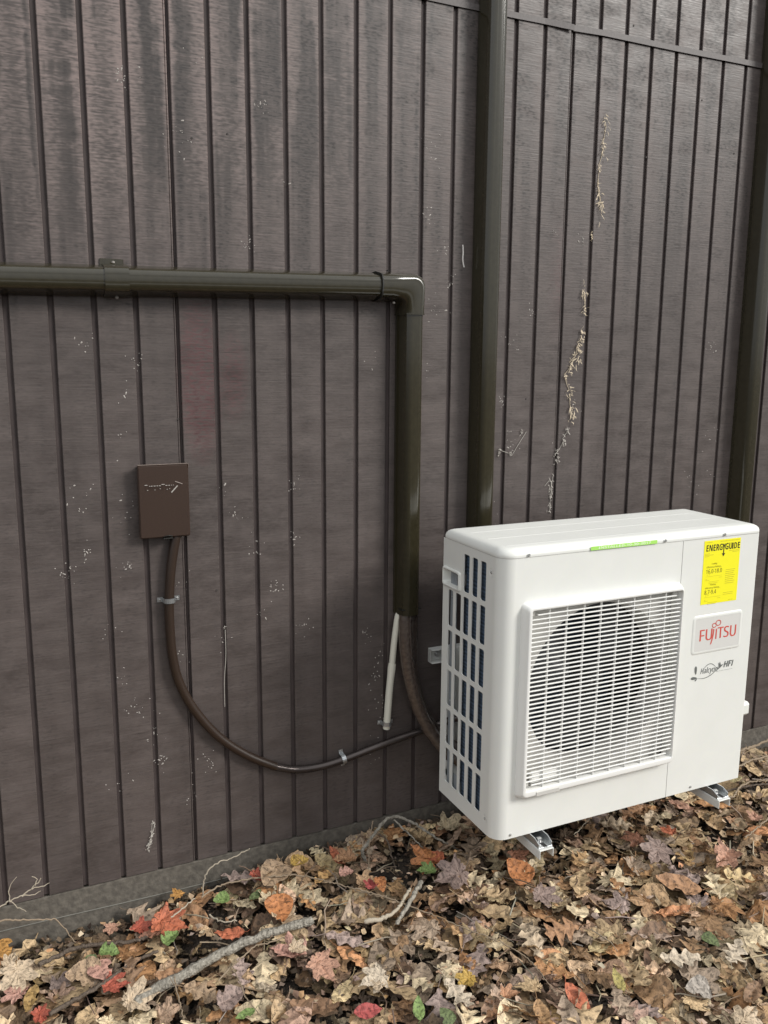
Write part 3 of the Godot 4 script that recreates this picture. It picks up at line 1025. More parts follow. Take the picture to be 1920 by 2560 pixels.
func build_labels(u: Node3D, H: float) -> void:
	# yellow efficiency label
	var lb := Node3D.new()
	lb.name = "energy_label"
	lb.position = V(0.6795, 0.5845, ZF)
	u.add_child(lb, true)
	var lw := 0.141
	var lh := 0.1898
	part("paper", flat_shape(PackedVector2Array([Vector2(0, 0), Vector2(lw, 0), Vector2(lw - 0.001, lh), Vector2(-0.0015, lh)]), 0.0003, 0.0004), M.yellow, lb)
	var z := 0.0009
	text(lb, "ENERG", 0.0185, V(0.0055, 0.1585, z), M.ink, 62.0, true)
	text(lb, "GU", 0.0185, V(0.0790, 0.1585, z), M.ink, 26.5, true)
	text(lb, "DE", 0.0185, V(0.1135, 0.1585, z), M.ink, 22.5, true)
	part("lettering", flat_shape(PackedVector2Array([Vector2(0.1080, 0.1585), Vector2(0.1118, 0.1585), Vector2(0.1118, 0.177), Vector2(0.1080, 0.177)]), z, 0.0003), M.ink, lb)
	part("arrow", flat_shape(PackedVector2Array([Vector2(0.0690, 0.1765), Vector2(0.0730, 0.1765), Vector2(0.0748, 0.1700), Vector2(0.0768, 0.1765), Vector2(0.0808, 0.1765), Vector2(0.0765, 0.1640), Vector2(0.0765, 0.1475), Vector2(0.0815, 0.1490), Vector2(0.0748, 0.1390), Vector2(0.0680, 0.1490), Vector2(0.0731, 0.1475), Vector2(0.0731, 0.1640)]), z, 0.0003), M.ink, lb)
	text(lb, "Cooling", 0.0044, V(0.032, 0.118, z), M.ink_soft, 1.0)
	text(lb, "Efficiency Rating", 0.0048, V(0.013, 0.1085, z), M.ink_soft, 1.1)
	text(lb, "16.0-18.0", 0.0122, V(0.0115, 0.0920, z), M.ink_mid, 61.0, false)
	text(lb, "Heating", 0.0044, V(0.032, 0.0555, z), M.ink_soft, 1.0)
	text(lb, "Efficiency Rating", 0.0048, V(0.013, 0.046, z), M.ink_soft, 1.1)
	text(lb, "8.7-9.4", 0.0122, V(0.0115, 0.0295, z), M.ink_mid, 45.0, false)
	var b := MB.new()
	for e: Array in [[0.004, 0.022, 0.1515], [0.004, 0.036, 0.1475], [0.004, 0.02, 0.1435], [0.096, 0.136, 0.1545], [0.11, 0.136, 0.1505], [0.006, 0.028, 0.185], [0.06, 0.134, 0.185], [0.062, 0.072, 0.1095], [0.062, 0.072, 0.047], [0.085, 0.124, 0.0285], [0.085, 0.124, 0.0235], [0.108, 0.126, 0.0055]]:
		b.box(V(e[0], e[2] - 0.0008, z), V(e[1], e[2] + 0.0008, z + 0.0003))
	for k in 8:
		b.box(V(0.0895, 0.0965 - k * 0.0058, z), V(0.126 - 0.003 * (k % 3), 0.0985 - k * 0.0058, z + 0.0003))
	for e: Array in [[0.0185, 0.0885], [0.0265, 0.0885], [0.0185, 0.0262], [0.0265, 0.0262]]:
		b.box(V(e[0] - 0.0015, e[1] - 0.0009, z), V(e[0] + 0.0015, e[1] + 0.0009, z + 0.0003))
	for k in 2:
		var y := 0.083 - k * 0.0625
		b.box(V(0.013, y, z), V(0.075, y + 0.0008, z + 0.0003))
		b.box(V(0.013, y - 0.008, z), V(0.018, y - 0.0068, z + 0.0003))
		b.box(V(0.064, y - 0.006, z), V(0.075, y - 0.0048, z + 0.0003))
		b.box(V(0.013, y - 0.0115, z), V(0.028, y - 0.0103, z + 0.0003))
		b.box(V(0.026, y - 0.0165, z), V(0.064, y - 0.0153, z + 0.0003))
		b.box(V(0.026, y - 0.021, z), V(0.06, y - 0.0198, z + 0.0003))
	part("fine_print", b.mesh(), M.ink_faint, lb).set_meta("kind", "stuff")
	# badge: raised white bezel with a grey plate
	var bd := Node3D.new()
	bd.name = "badge"
	bd.position = V(0.7535, 0.4930, ZF)
	u.add_child(bd, true)
	b = MB.new()
	var rings := []
	for e: Array in [[0.196, 0.119, 0.0, 0.012], [0.192, 0.115, 0.0014, 0.012], [0.186, 0.109, 0.0022, 0.011], [0.178, 0.101, 0.0023, 0.006], [0.176, 0.099, 0.0021, 0.004]]:
		var ring := PackedVector3Array()
		for p in rrect(e[0], e[1], e[3], 6):
			ring.append(V(p.x, p.y, e[2]))
		rings.append(ring)
	b.loft(rings)
	part("bezel", b.mesh(), M.white, bd)
	part("plate", flat_shape(rrect(0.1756, 0.0986, 0.003, 3), 0.0004, 0.0015), M.plate, bd)
	var pz := 0.0022
	var x0 := -0.0735
	var yb := -0.0195
	var cap := 0.034
	var red: Material = M.logo_red
	text(bd, "FU", cap, V(x0, yb, pz), red, 48.0)
	text(bd, "TSU", cap, V(x0 + 0.0735, yb, pz), red, 73.0)
	text(bd, "FU", cap, V(x0 + 0.0011, yb, pz + 0.0001), red, 48.0)
	text(bd, "TSU", cap, V(x0 + 0.0746, yb, pz + 0.0001), red, 73.0)
	var jx := x0 + 0.0585
	var jp := []
	for k in 9:
		var t := k / 8.0
		jp.append(Vector2(jx - 0.009 * t * t, yb + cap - 0.002 - 0.046 * t))
	part("lettering", stroke(jp, 0.0045, pz + 0.0003), red, bd)
	part("lettering", stroke([Vector2(jx + 0.0105, yb + cap - 0.002), Vector2(jx + 0.0105, yb)], 0.0045, pz + 0.0003), red, bd)
	var inf := []
	for k in 20:
		var a := PI * (1.06 - 1.86 * k / 19.0)
		inf.append(Vector2(x0 + 0.0746 + 0.0094 * cos(a), yb + cap + 0.0150 + 0.0080 * sin(a)))
	for k in 16:
		var a := PI * (0.30 + 1.55 * k / 15.0)
		inf.append(Vector2(x0 + 0.0590 + 0.0076 * cos(a), yb + cap + 0.0092 + 0.0063 * sin(a)))
	part("loop_mark", stroke(inf, 0.0026, pz + 0.0004), red, bd)
	# printed decal under the badge
	var dc := Node3D.new()
	dc.name = "decal"
	dc.position = V(0.668, 0.352, ZF + 0.0006)
	u.add_child(dc, true)
	text(dc, "Halcyon", 0.0165, V(0.030, 0.018, 0), M.decal, 66.0, false, 0.0003, HORIZONTAL_ALIGNMENT_LEFT, 0.22)
	var hs := func(x: float, y: float) -> Vector2: return Vector2(0.1250 + x + y * 0.22, 0.0265 + y)
	for e: Array in [[0.0, 0.0, 0.0, 0.0185], [0.0105, 0.0, 0.0105, 0.0185], [0.0, 0.0095, 0.0105, 0.0095], [0.0175, 0.0, 0.0175, 0.0185], [0.0159, 0.0169, 0.0265, 0.0169], [0.0175, 0.0095, 0.025, 0.0095], [0.0315, 0.0, 0.0315, 0.0185]]:
		part("lettering", stroke([hs.call(e[0], e[1]), hs.call(e[2], e[3])], 0.0037 if e[0] == e[2] else 0.0033, 0.0003), M.decal, dc)
	b = MB.new()
	for e: Array in [[0.095, 0.112], [0.115, 0.124], [0.127, 0.150], [0.153, 0.160]]:
		b.box(V(e[0], 0.0170, 0), V(e[1], 0.0186, 0.0003))
	part("small_print", b.mesh(), M.decal_soft, dc)
	var sw := []
	for k in 25:
		var t := k / 24.0
		sw.append(Vector2(0.018 + 0.092 * t, 0.0085 - 0.012 * sin(t * 2.6) * (1.0 - t * 0.3) + 0.030 * t * t))
	part("swash", stroke(sw, 0.0024, 0.0002, true), M.decal, dc)
	sw = []
	for k in 25:
		var t := k / 24.0
		sw.append(Vector2(0.030 + 0.068 * t, 0.018 + 0.030 * sin(t * 2.75) - 0.004 * t))
	part("swash", stroke(sw, 0.0020, 0.0002, true), M.decal, dc)
	# three leaves at the left of the word
	for e: Array in [[0.014, 0.020, 1.65, 0.026, 0.0085], [0.020, 0.008, 3.05, 0.024, 0.0085], [0.020, 0.006, 3.8, 0.010, 0.004]]:
		var pts := PackedVector2Array()
		var d := Vector2(cos(e[2]), sin(e[2]))
		var o := d.orthogonal()
		for k in 16:
			var a := TAU * k / 16.0
			pts.append(Vector2(e[0], e[1]) + d * e[3] * (0.5 - 0.5 * cos(a)) + o * e[4] * 0.5 * sin(a) * (1.0 - 0.3 * cos(a)))
		part("leaf_mark", flat_shape(pts, 0.0, 0.0003), M.decal, dc)
	# small bird
	part("bird_mark", flat_shape(PackedVector2Array([Vector2(0.099, 0.022), Vector2(0.104, 0.029), Vector2(0.103, 0.036), Vector2(0.1015, 0.044), Vector2(0.1055, 0.039), Vector2(0.1075, 0.0465), Vector2(0.1105, 0.038), Vector2(0.114, 0.0355), Vector2(0.122, 0.0375), Vector2(0.116, 0.0320), Vector2(0.110, 0.0275)]), 0.0, 0.0003), M.decal, dc)
	# green tape printed in pale letters
	var tp := Node3D.new()
	tp.name = "label_tape"
	tp.position = V(0.2715, H + 0.0022, ZF + 0.0035)
	u.add_child(tp, true)
	part("tape", flat_shape(PackedVector2Array([Vector2(0, 0), Vector2(0.227, 0), Vector2(0.227, 0.0105), Vector2(0, 0.0105)]), 0.0, 0.0005), M.lime, tp)
	text(tp, "INSTALLED-10-30-2017", 0.0062, V(0.024, 0.002, 0.0006), M.tape_ink, 180.0, true, 0.0002)

# ---------------------------------------------------------------- bracket, pipes, box, hose
func bent_channel(x1: float, x2: float, ytop: float, z1: float, z2: float, drop: float) -> ArrayMesh:   # an inverted U running out from the wall
	var b := MB.new()
	b.box(V(x1, ytop - 0.003, z1), V(x2, ytop, z2), 0.0009)
	b.box(V(x1, ytop - drop, z1), V(x1 + 0.003, ytop - 0.0031, z2), 0.0009)
	b.box(V(x2 - 0.003, ytop - drop, z1), V(x2, ytop - 0.0031, z2), 0.0009)
	return b.mesh()

func build_bracket() -> void:
	var t := thing("wall_bracket", "white steel wall bracket whose two arms carry the outdoor unit", "bracket")
	var b := MB.new()
	b.box(V(1.062, 0.502, 0.0008), V(1.86, 0.548, 0.0035), 0.0008)
	b.box(V(1.062, 0.502, 0.0036), V(1.86, 0.505, 0.030), 0.0008)
	b.box(V(1.062, 0.545, 0.0036), V(1.86, 0.548, 0.030), 0.0008)
	b.box(V(1.062, 0.5051, 0.0036), V(1.0645, 0.5449, 0.018), 0.0008)
	part("crossbar", b.mesh(), M.bracket, t)
	for x: float in [1.094, 1.46, 1.82]:
		b = MB.new()
		b.cyl(V(x, 0.525, 0.0036), V(0, 0, 1), 0.0105, 0.002, 18)
		b.cyl(V(x, 0.525, 0.0056), V(0, 0, 1), 0.0068, 0.006, 6)
		part("lag_bolt", b.mesh(), M.steel, t)
	for x: float in [1.1135, 1.762]:
		part("arm", bent_channel(x, x + 0.046, 0.1475, 0.032, 0.566, 0.026), M.bracket, t)
		b = MB.new()
		b.box(V(x, 0.10, 0.0305), V(x + 0.046, 0.548, 0.0335), 0.0008)
		b.box(V(x, 0.10, 0.0336), V(x + 0.003, 0.548, 0.062), 0.0008)
		b.box(V(x + 0.043, 0.10, 0.0336), V(x + 0.046, 0.548, 0.062), 0.0008)
		part("upright", b.mesh(), M.bracket, t)

func strap(label: String, at: Vector3, along: Vector3, r: float, reach: float, one_hole := false) -> void:   # metal strap over a pipe; "along" is the pipe's direction
	var t := thing("pipe_strap", label, "pipe strap", at)
	var a := along.normalized()
	var side := V(0, 0, 1).cross(a).normalized()
	var b := MB.new()
	var w := 0.0065
	var prof := []
	prof.append([-reach, 0.0012]); prof.append([-r - 0.003, 0.0012])
	for k in 11:
		var an := PI - k * PI / 10.0
		prof.append([cos(an) * (r + 0.0012), maxf(0.0012, r + sin(an) * (r + 0.0012))])
	prof.append([r + 0.003, 0.0012])
	prof.append([reach * (0.75 if one_hole else 1.0), 0.0012])
	for k in prof.size() - 1:
		var p1: Vector3 = side * float(prof[k][0]) + V(0, 0, prof[k][1])
		var p2: Vector3 = side * float(prof[k + 1][0]) + V(0, 0, prof[k + 1][1])
		var mid := (p1 + p2) / 2.0
		var o := mid - V(0, 0, r * 0.7)
		var nn := (p2 - p1).cross(a).normalized() * 0.0011
		if nn.z < 0.0 and absf(nn.z) > 0.0003: nn = -nn
		b.quad(p1 - a * w + nn, p1 + a * w + nn, p2 + a * w + nn, p2 - a * w + nn, o + V(0, 0, 0.02))
		b.quad(p1 - a * w, p1 + a * w, p2 + a * w, p2 - a * w, -o)
		for s: float in [-1.0, 1.0]:
			b.quad(p1 + a * w * s, p2 + a * w * s, p2 + a * w * s + nn, p1 + a * w * s + nn, a * s)
	part("band", b.mesh(), M.zinc, t)
	for s: float in [-1.0, 1.0]:
		screw(t, side * s * reach * 0.78 + V(0, 0, 0.0022), V(0, 0, 1), 0.0036)

func ribbed(pts: Array, r: float, pitch: float, amp: float, sides := 12) -> ArrayMesh:
	var path := spline(pts, pitch / 4.0)
	var radii := []
	for k in path.size():
		radii.append(r * (1.0 + amp * [0.0, 0.8, 1.0, 0.8][k % 4]))
	var b := MB.new()
	b.tube(path, radii, sides)
	return b.mesh()

func build_services() -> void:
	# brown disconnect box
	var t := thing("disconnect_box", "small brown metal electrical box with an embossed arrow on the siding", "electrical box")
	var b := MB.new()
	b.box(V(0.187, 0.982, 0.0008), V(0.312, 1.170, 0.020), 0.002)
	part("case", b.mesh(), M.boxbrown, t)
	b = MB.new()
	b.box(V(0.184, 0.979, 0.0204), V(0.3155, 1.1735, 0.0335), 0.003)
	part("cover", b.mesh(), M.boxbrown, t)
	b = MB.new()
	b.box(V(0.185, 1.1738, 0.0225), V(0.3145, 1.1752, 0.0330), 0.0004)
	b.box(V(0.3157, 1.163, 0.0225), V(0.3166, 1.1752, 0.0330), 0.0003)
	part("pale_edge", b.mesh(), M.boxedge, t)  # pale strips along the top edge and corner of the cover
	text(t, "D", 0.0135, V(0.2005, 1.1085, 0.0333), M.boxbrown, 0.95, false, 0.0016)
	text(t, "IVERS", 0.0105, V(0.2105, 1.1085, 0.0333), M.boxbrown, 0.98, false, 0.0016)
	text(t, "T", 0.0135, V(0.2435, 1.1085, 0.0333), M.boxbrown, 0.95, false, 0.0016)
	text(t, "ECH", 0.0105, V(0.2535, 1.1085, 0.0333), M.boxbrown, 0.98, false, 0.0016)
	# pale strips painted for the light that the raised letters catch
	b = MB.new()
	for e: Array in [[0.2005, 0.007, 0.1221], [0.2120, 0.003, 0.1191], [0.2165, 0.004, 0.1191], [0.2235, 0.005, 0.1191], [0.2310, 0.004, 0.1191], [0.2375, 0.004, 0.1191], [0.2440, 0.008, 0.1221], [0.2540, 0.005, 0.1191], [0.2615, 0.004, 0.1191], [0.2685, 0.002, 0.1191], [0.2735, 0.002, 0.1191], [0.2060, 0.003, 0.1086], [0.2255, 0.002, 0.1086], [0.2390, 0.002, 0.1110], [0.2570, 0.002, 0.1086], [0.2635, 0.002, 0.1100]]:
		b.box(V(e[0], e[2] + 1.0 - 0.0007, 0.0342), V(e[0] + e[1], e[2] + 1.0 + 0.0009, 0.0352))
	part("letter_glint", b.mesh(), M.speck, t)
	for e: Array in [[Vector2(0.2790, 1.1285), Vector2(0.2985, 1.1205), 0.0030, true], [Vector2(0.2690, 1.0995), Vector2(0.2855, 1.1170), 0.0030, false]]:
		b = MB.new()
		b.tube([V(e[0].x, e[0].y, 0.0338), V(e[1].x, e[1].y, 0.0338)], [0.0017], 6)
		part("arrow_stroke", b.mesh(), M.boxedge if e[3] else M.speck, t)
	b = MB.new()
	b.box(V(0.243, 0.9755, 0.026), V(0.268, 0.9785, 0.040), 0.001)
	b.tube(spline([V(0.246, 0.982, 0.0345), V(0.256, 0.985, 0.041), V(0.267, 0.982, 0.0345)], 0.003), [0.0016], 6)
	part("hasp", b.mesh(), M.duct_dark, t)
	# conduit
	var c := thing("conduit", "brown flexible conduit looping from the electrical box down to the white unit", "conduit")
	var p1 := [V(0.286, 0.982, 0.012), V(0.280, 0.973, 0.015), V(0.264, 0.891, 0.016), V(0.2557, 0.8024, 0.016), V(0.2542, 0.7347, 0.016), V(0.2584, 0.6425, 0.016), V(0.2751, 0.5586, 0.016), V(0.3166, 0.4688, 0.016), V(0.3825, 0.3782, 0.016), V(0.4633, 0.3067, 0.016), V(0.5476, 0.2542, 0.016)]
	var p2 := [V(0.5476, 0.2542, 0.016), V(0.6099, 0.2323, 0.016), V(0.6867, 0.2256, 0.016), V(0.7655, 0.2332, 0.016), V(0.8599, 0.2517, 0.018), V(0.9569, 0.2693, 0.020), V(1.0422, 0.2874, 0.030), V(1.1001, 0.310, 0.05), V(1.18, 0.36, 0.13), V(1.22, 0.38, 0.22)]
	part("painted_length", ribbed(p1, 0.0126, 0.006, 0.012), M.conduit, c)
	part("glossy_length", ribbed(p2, 0.0110, 0.0060, 0.09), M.conduit2, c)
	strap("silver strap with two screws across the upright part of the conduit", V(0.2555, 0.8013, 0.0), V(0, 1, 0), 0.0145, 0.030)
	strap("silver strap holding the conduit near the bottom of its loop", V(0.7655, 0.2336, 0.0), V(1, 0.16, 0), 0.0135, 0.027)
	# insulated refrigerant pipes
	var i1 := thing("insulated_pipe", "thick brown foam-wrapped pipe with a seam, coming out of the line cover", "pipe")
	b = MB.new()
	var path := spline([V(0.9665, 0.70, 0.030), V(0.9635, 0.66, 0.034), V(0.964, 0.59, 0.038), V(0.971, 0.51, 0.042), V(0.988, 0.43, 0.048), V(1.015, 0.35, 0.055), V(1.055, 0.275, 0.075), V(1.105, 0.215, 0.11), V(1.17, 0.20, 0.18), V(1.22, 0.23, 0.24)], 0.008)
	var radii := []
	var nz := noise(51, 9.0, 2)
	for k in path.size():
		radii.append(0.0215 * (1.0 + 0.06 * nz.get_noise_1d(k * 0.05) + 0.02 * sin(k * 1.3)))
	b.tube(path, radii, 18)
	part("foam", b.mesh(), M.insul, i1)
	b = MB.new()
	var sp := []
	var sr := []
	for k in range(2, int(path.size() * 0.55)):
		sp.append(path[k] + V(0.009 + 0.001 * sin(k * 2.1), 0, 0.0175))
		sr.append(0.0034 + 0.0022 * absf(sin(k * 1.9)))
	b.tube(sp, sr, 7)
	part("glued_seam", b.mesh(), M.insul2, i1)
	var i2 := thing("insulated_pipe", "second brown foam-wrapped pipe, half hidden behind the thicker one", "pipe")
	b = MB.new()
	path = spline([V(0.988, 0.70, 0.024), V(0.991, 0.62, 0.026), V(0.995, 0.50, 0.028), V(1.003, 0.44, 0.032), V(1.028, 0.36, 0.038), V(1.068, 0.29, 0.055), V(1.12, 0.24, 0.09), V(1.19, 0.25, 0.17), V(1.23, 0.28, 0.24)], 0.008)
	radii = []
	for k in path.size():
		radii.append(0.0165 * (1.0 + 0.07 * nz.get_noise_1d(k * 0.05 + 30.0)))
	b.tube(path, radii, 16)
	part("foam", b.mesh(), M.insul2, i2)
	# drain hose
	var d := thing("drain_hose", "cream corrugated drain hose hanging beside the foam-wrapped pipe", "hose")
	part("upper_hose", ribbed([V(0.952, 0.695, 0.020), V(0.942, 0.66, 0.021), V(0.932, 0.58, 0.02), V(0.927, 0.512, 0.018)], 0.0092, 0.0055, 0.10), M.hose, d)
	b = MB.new()
	b.tube([V(0.928, 0.520, 0.018), V(0.9262, 0.505, 0.018), V(0.924, 0.478, 0.017)], [0.0118, 0.0125, 0.0112], 14)
	part("cuff", b.mesh(), M.hose, d)
	part("lower_hose", ribbed([V(0.9245, 0.484, 0.017), V(0.919, 0.42, 0.016), V(0.914, 0.35, 0.016), V(0.911, 0.308, 0.016)], 0.0106, 0.0062, 0.10), M.hose, d)
	strap("silver strap pinning the end of the cream drain hose", V(0.9125, 0.325, 0.0), V(0.08, 1, 0), 0.0135, 0.026)

# ---------------------------------------------------------------- creeper remains and sticks
func shards(b: MB, at: Vector3, spread: float, cnt: int, dir := -1.57) -> void:   # papery scraps of a dead creeper, pressed on the boards
	for k in cnt:
		var a := dir + rng.randfn(0, 0.8)
		var l := spread * rng.randf_range(0.15, 0.8)
		var d := V(cos(a), sin(a), rng.randf_range(0.0, 0.15))
		var o := V(-d.y, d.x, 0) * rng.randf_range(0.0005, 0.0024)
		var s := at + V(rng.randfn(0, spread * 0.2), rng.randfn(0, spread * 0.5), rng.randf_range(0.0, 0.002))
		var m1 := s + d * l * 0.35 + o * rng.randf_range(-1.2, 1.2) + V(0, 0, rng.randf_range(0.0, 0.003))
		var m2 := s + d * l * 0.7 + o * rng.randf_range(-1.6, 1.6) + V(0, 0, rng.randf_range(0.0, 0.004))
		var e := s + d * l + o * rng.randf_range(-2.5, 2.5)
		var w1 := rng.randf_range(0.5, 1.0)
		b.quad(s - o * 0.25, s + o * 0.25, m1 + o * w1, m1 - o * w1, V(0, 0, 1))
		b.quad(m1 - o * w1, m1 + o * w1, m2 + o * 0.8, m2 - o * 0.6, V(0, 0, 1))
		b.tri(m2 - o * 0.6, m2 + o * 0.8, e, V(0, 0, 1))

func creeper(label: String, pts: Array, sizes: Array, m: Material, stems: Array) -> void:
	var t := thing("dried_creeper", label, "dead vine")
	for k in pts.size():
		var b := MB.new()
		shards(b, pts[k], sizes[k], 8 + int(sizes[k] * 420.0))
		part("withered_tuft", b.mesh(), m, t)
	for k in pts.size() - 1:      # what is left of the runner between the tufts
		if (pts[k] - pts[k + 1]).length() < 0.075:
			stems = stems + [[pts[k] + V(0.002, -0.004, -0.002), pts[k].lerp(pts[k + 1], 0.5) + V(rng.randf_range(-0.005, 0.005), 0, -0.002), pts[k + 1] + V(-0.002, 0.006, -0.002)]]
	for s: Array in stems:
		var b2 := MB.new()
		b2.tube(spline(s, 0.008), [0.0009], 5)
		part("stem", b2.mesh(), m, t)

func stick(label: String, pts: Array, r1: float, r2: float, m: Material, called := "twig", branches := [], cat := "twig") -> void:
	var t := thing(called, label, cat)
	var nz := noise(int(pts[0].x * 1000.0) + 7, 30.0, 2)
	var mk := func(ps: Array, a: float, c: float) -> ArrayMesh:
		var path := spline(ps, maxf(0.007, a))
		var radii := []
		for k in path.size():
			radii.append(lerpf(a, c, float(k) / path.size()) * (1.0 + 0.25 * nz.get_noise_1d(k * 0.010)))
			path[k] += V(nz.get_noise_1d(k * 0.021 + 5.0), nz.get_noise_1d(k * 0.023 + 50.0), nz.get_noise_1d(k * 0.022 + 90.0)) * 0.004
		var b := MB.new()
		b.tube(path, radii, 9 if a > 0.006 else 6)
		return b.mesh()
	part("stem", mk.call(pts, r1, r2), m, t)
	for br: Array in branches:
		part("side_shoot", mk.call(br, r2 * 1.1, r2 * 0.5), m, t)

func build_sticks() -> void:
	creeper("dried tan creeper tufts high on the siding right of the tall line cover", [V(1.659, 2.183, 0.004), V(1.653, 2.115, 0.004), V(1.641, 2.046, 0.004), V(1.641, 1.985, 0.004), V(1.656, 1.940, 0.004), V(1.628, 1.845, -0.003)], [0.022, 0.026, 0.014, 0.022, 0.034, 0.016], M.vine, [[V(1.64, 2.02, 0.002), V(1.645, 1.98, 0.003), V(1.652, 1.95, 0.003)]])
	creeper("dried tan creeper tufts in the middle of the siding above the white unit", [V(1.604, 1.672, 0.004), V(1.614, 1.612, 0.004), V(1.604, 1.53, 0.004), V(1.590, 1.503, 0.004), V(1.592, 1.480, 0.004), V(1.565, 1.440, 0.004), V(1.545, 1.400, 0.004), V(1.568, 1.350, 0.004), V(1.577, 1.286, 0.004)], [0.03, 0.018, 0.022, 0.02, 0.03, 0.03, 0.014, 0.022, 0.034], M.vine, [[V(1.59, 1.49, 0.003), V(1.58, 1.462, 0.004), V(1.563, 1.438, 0.003)]])
	creeper("greyish creeper remains in a siding groove just above the white unit's lid", [V(1.565, 1.229, 0.003), V(1.550, 1.191, 0.003), V(1.525, 1.142, 0.002), V(1.508, 1.055, 0.0), V(1.510, 1.019, 0.0), V(1.506, 0.975, 0.0)], [0.014, 0.018, 0.02, 0.024, 0.022, 0.02], M.vine_grey, [[V(1.516, 1.08, 0.002), V(1.510, 1.03, 0.003), V(1.508, 0.96, 0.002)], [V(1.484, 1.045, 0.002), V(1.500, 1.062, 0.003)]])
	creeper("forked pale creeper scrap on the siding right of the tall line cover", [V(1.385, 1.225, 0.002), V(1.345, 1.16, 0.002), V(1.305, 1.165, 0.002)], [0.010, 0.012, 0.012], M.vine_grey, [[V(1.352, 1.150, 0.002), V(1.375, 1.185, 0.003), V(1.405, 1.226, 0.002)]])
	creeper("pale stringy creeper stem in the groove above the conduit loop", [V(0.409, 0.70, 0.002)], [0.005], M.vine_grey, [[V(0.410, 0.693, 0.003), V(0.410, 0.616, 0.003), V(0.404, 0.545, 0.003), V(0.403, 0.463, 0.003)]])
	creeper("whitish creeper crust low on the siding near the bottom left", [V(0.171, 0.083, 0.002), V(0.184, 0.12, 0.002), V(0.190, 0.150, 0.002), V(0.180, 0.100, 0.002), V(0.176, 0.092, 0.002)], [0.012, 0.012, 0.010, 0.008, 0.010], M.vine_grey, [])
	stick("thick grey broken branch with peeling bark lying on the leaves", [V(0.075, -0.105, 0.372), V(0.106, -0.098, 0.36), V(0.181, -0.084, 0.354), V(0.260, -0.070, 0.340), V(0.355, -0.058, 0.329), V(0.449, -0.049, 0.330), V(0.545, -0.039, 0.338)], 0.0135, 0.0105, M.bark_grey, "branch", [], "branch")
	stick("rough grey vine arching up against the foundation left of the white unit", [V(0.807, -0.103, 0.134), V(0.775, -0.014, 0.144), V(0.793, 0.009, 0.138), V(0.836, 0.042, 0.124), V(0.870, 0.060, 0.112), V(0.909, 0.050, 0.100), V(0.937, 0.041, 0.112), V(0.975, 0.018, 0.130), V(1.003, -0.005, 0.143), V(1.039, -0.031, 0.159), V(1.081, -0.057, 0.178), V(1.123, -0.084, 0.196)], 0.0062, 0.0028, M.bark_grey, "vine_stem", [[V(0.899, 0.046, 0.104), V(0.914, 0.029, 0.126), V(0.929, 0.013, 0.155), V(0.953, -0.011, 0.200)]], "vine")
	stick("thin brown stem hanging under the arched vine into the litter", [V(0.841, 0.019, 0.120), V(0.864, -0.004, 0.135), V(0.863, -0.038, 0.165), V(0.865, -0.075, 0.196), V(0.849, -0.129, 0.250)], 0.003, 0.0022, M.bark_brown)
	stick("thin straight stem left of the arched vine", [V(0.821, 0.069, 0.120), V(0.800, 0.040, 0.144), V(0.769, -0.030, 0.201), V(0.736, -0.095, 0.258)], 0.0018, 0.0016, M.bark_tan)
	stick("pale forked twig standing against the siding at the bottom left", [V(-0.32, 0.0, 0.07), V(-0.216, 0.044, 0.070), V(-0.193, 0.056, 0.070), V(-0.157, 0.067, 0.070), V(-0.130, 0.084, 0.070), V(-0.113, 0.098, 0.070)], 0.0024, 0.0014, M.bark_pale, "twig", [[V(-0.193, 0.056, 0.070), V(-0.194, 0.081, 0.070), V(-0.185, 0.102, 0.070), V(-0.174, 0.118, 0.070)], [V(-0.193, 0.055, 0.070), V(-0.174, 0.032, 0.070), V(-0.155, 0.014, 0.070)], [V(-0.163, 0.062, 0.070), V(-0.140, 0.059, 0.070), V(-0.116, 0.062, 0.070)], [V(-0.138, 0.076, 0.070), V(-0.118, 0.077, 0.070), V(-0.093, 0.079, 0.070)], [V(-0.130, 0.085, 0.070), V(-0.126, 0.100, 0.070), V(-0.135, 0.113, 0.070)]])
	stick("tan stem lying level along the foundation at the left edge", [V(-0.36, -0.02, 0.045), V(-0.228, -0.012, 0.045), V(-0.177, -0.020, 0.045), V(-0.124, -0.036, 0.045), V(-0.094, -0.041, 0.045), V(-0.080, -0.053, 0.045), V(-0.057, -0.093, 0.045), V(-0.040, -0.127, 0.045)], 0.0028, 0.0016, M.bark_tan)
	stick("pale curved twig leaning on the foundation below the conduit loop", [V(0.309, -0.08, 0.060), V(0.314, -0.031, 0.060), V(0.328, 0.001, 0.060), V(0.356, 0.016, 0.060), V(0.397, 0.020, 0.060), V(0.452, 0.036, 0.060)], 0.0024, 0.0014, M.bark_pale)
	stick("long thin brown twig lying along the foot of the foundation", [V(0.295, -0.046, 0.110), V(0.354, -0.039, 0.089), V(0.438, -0.031, 0.104), V(0.512, -0.025, 0.134), V(0.567, -0.021, 0.160), V(0.650, -0.020, 0.241), V(0.703, -0.022, 0.303), V(0.771, -0.023, 0.371)], 0.0026, 0.0016, M.bark_tan)
	stick("knobbly brown stick lying below the thick grey branch", [V(-0.120, -0.098, 0.331), V(-0.075, -0.096, 0.315), V(-0.008, -0.092, 0.295), V(0.064, -0.087, 0.259), V(0.149, -0.076, 0.242)], 0.0055, 0.0035, M.bark_brown)
	stick("dark brown stick half sunk in the litter at the left", [V(-0.134, -0.094, 0.147), V(-0.082, -0.091, 0.132), V(-0.030, -0.088, 0.126), V(0.027, -0.086, 0.144), V(0.084, -0.085, 0.162), V(0.136, -0.079, 0.176)], 0.0058, 0.0045, M.bark_brown)
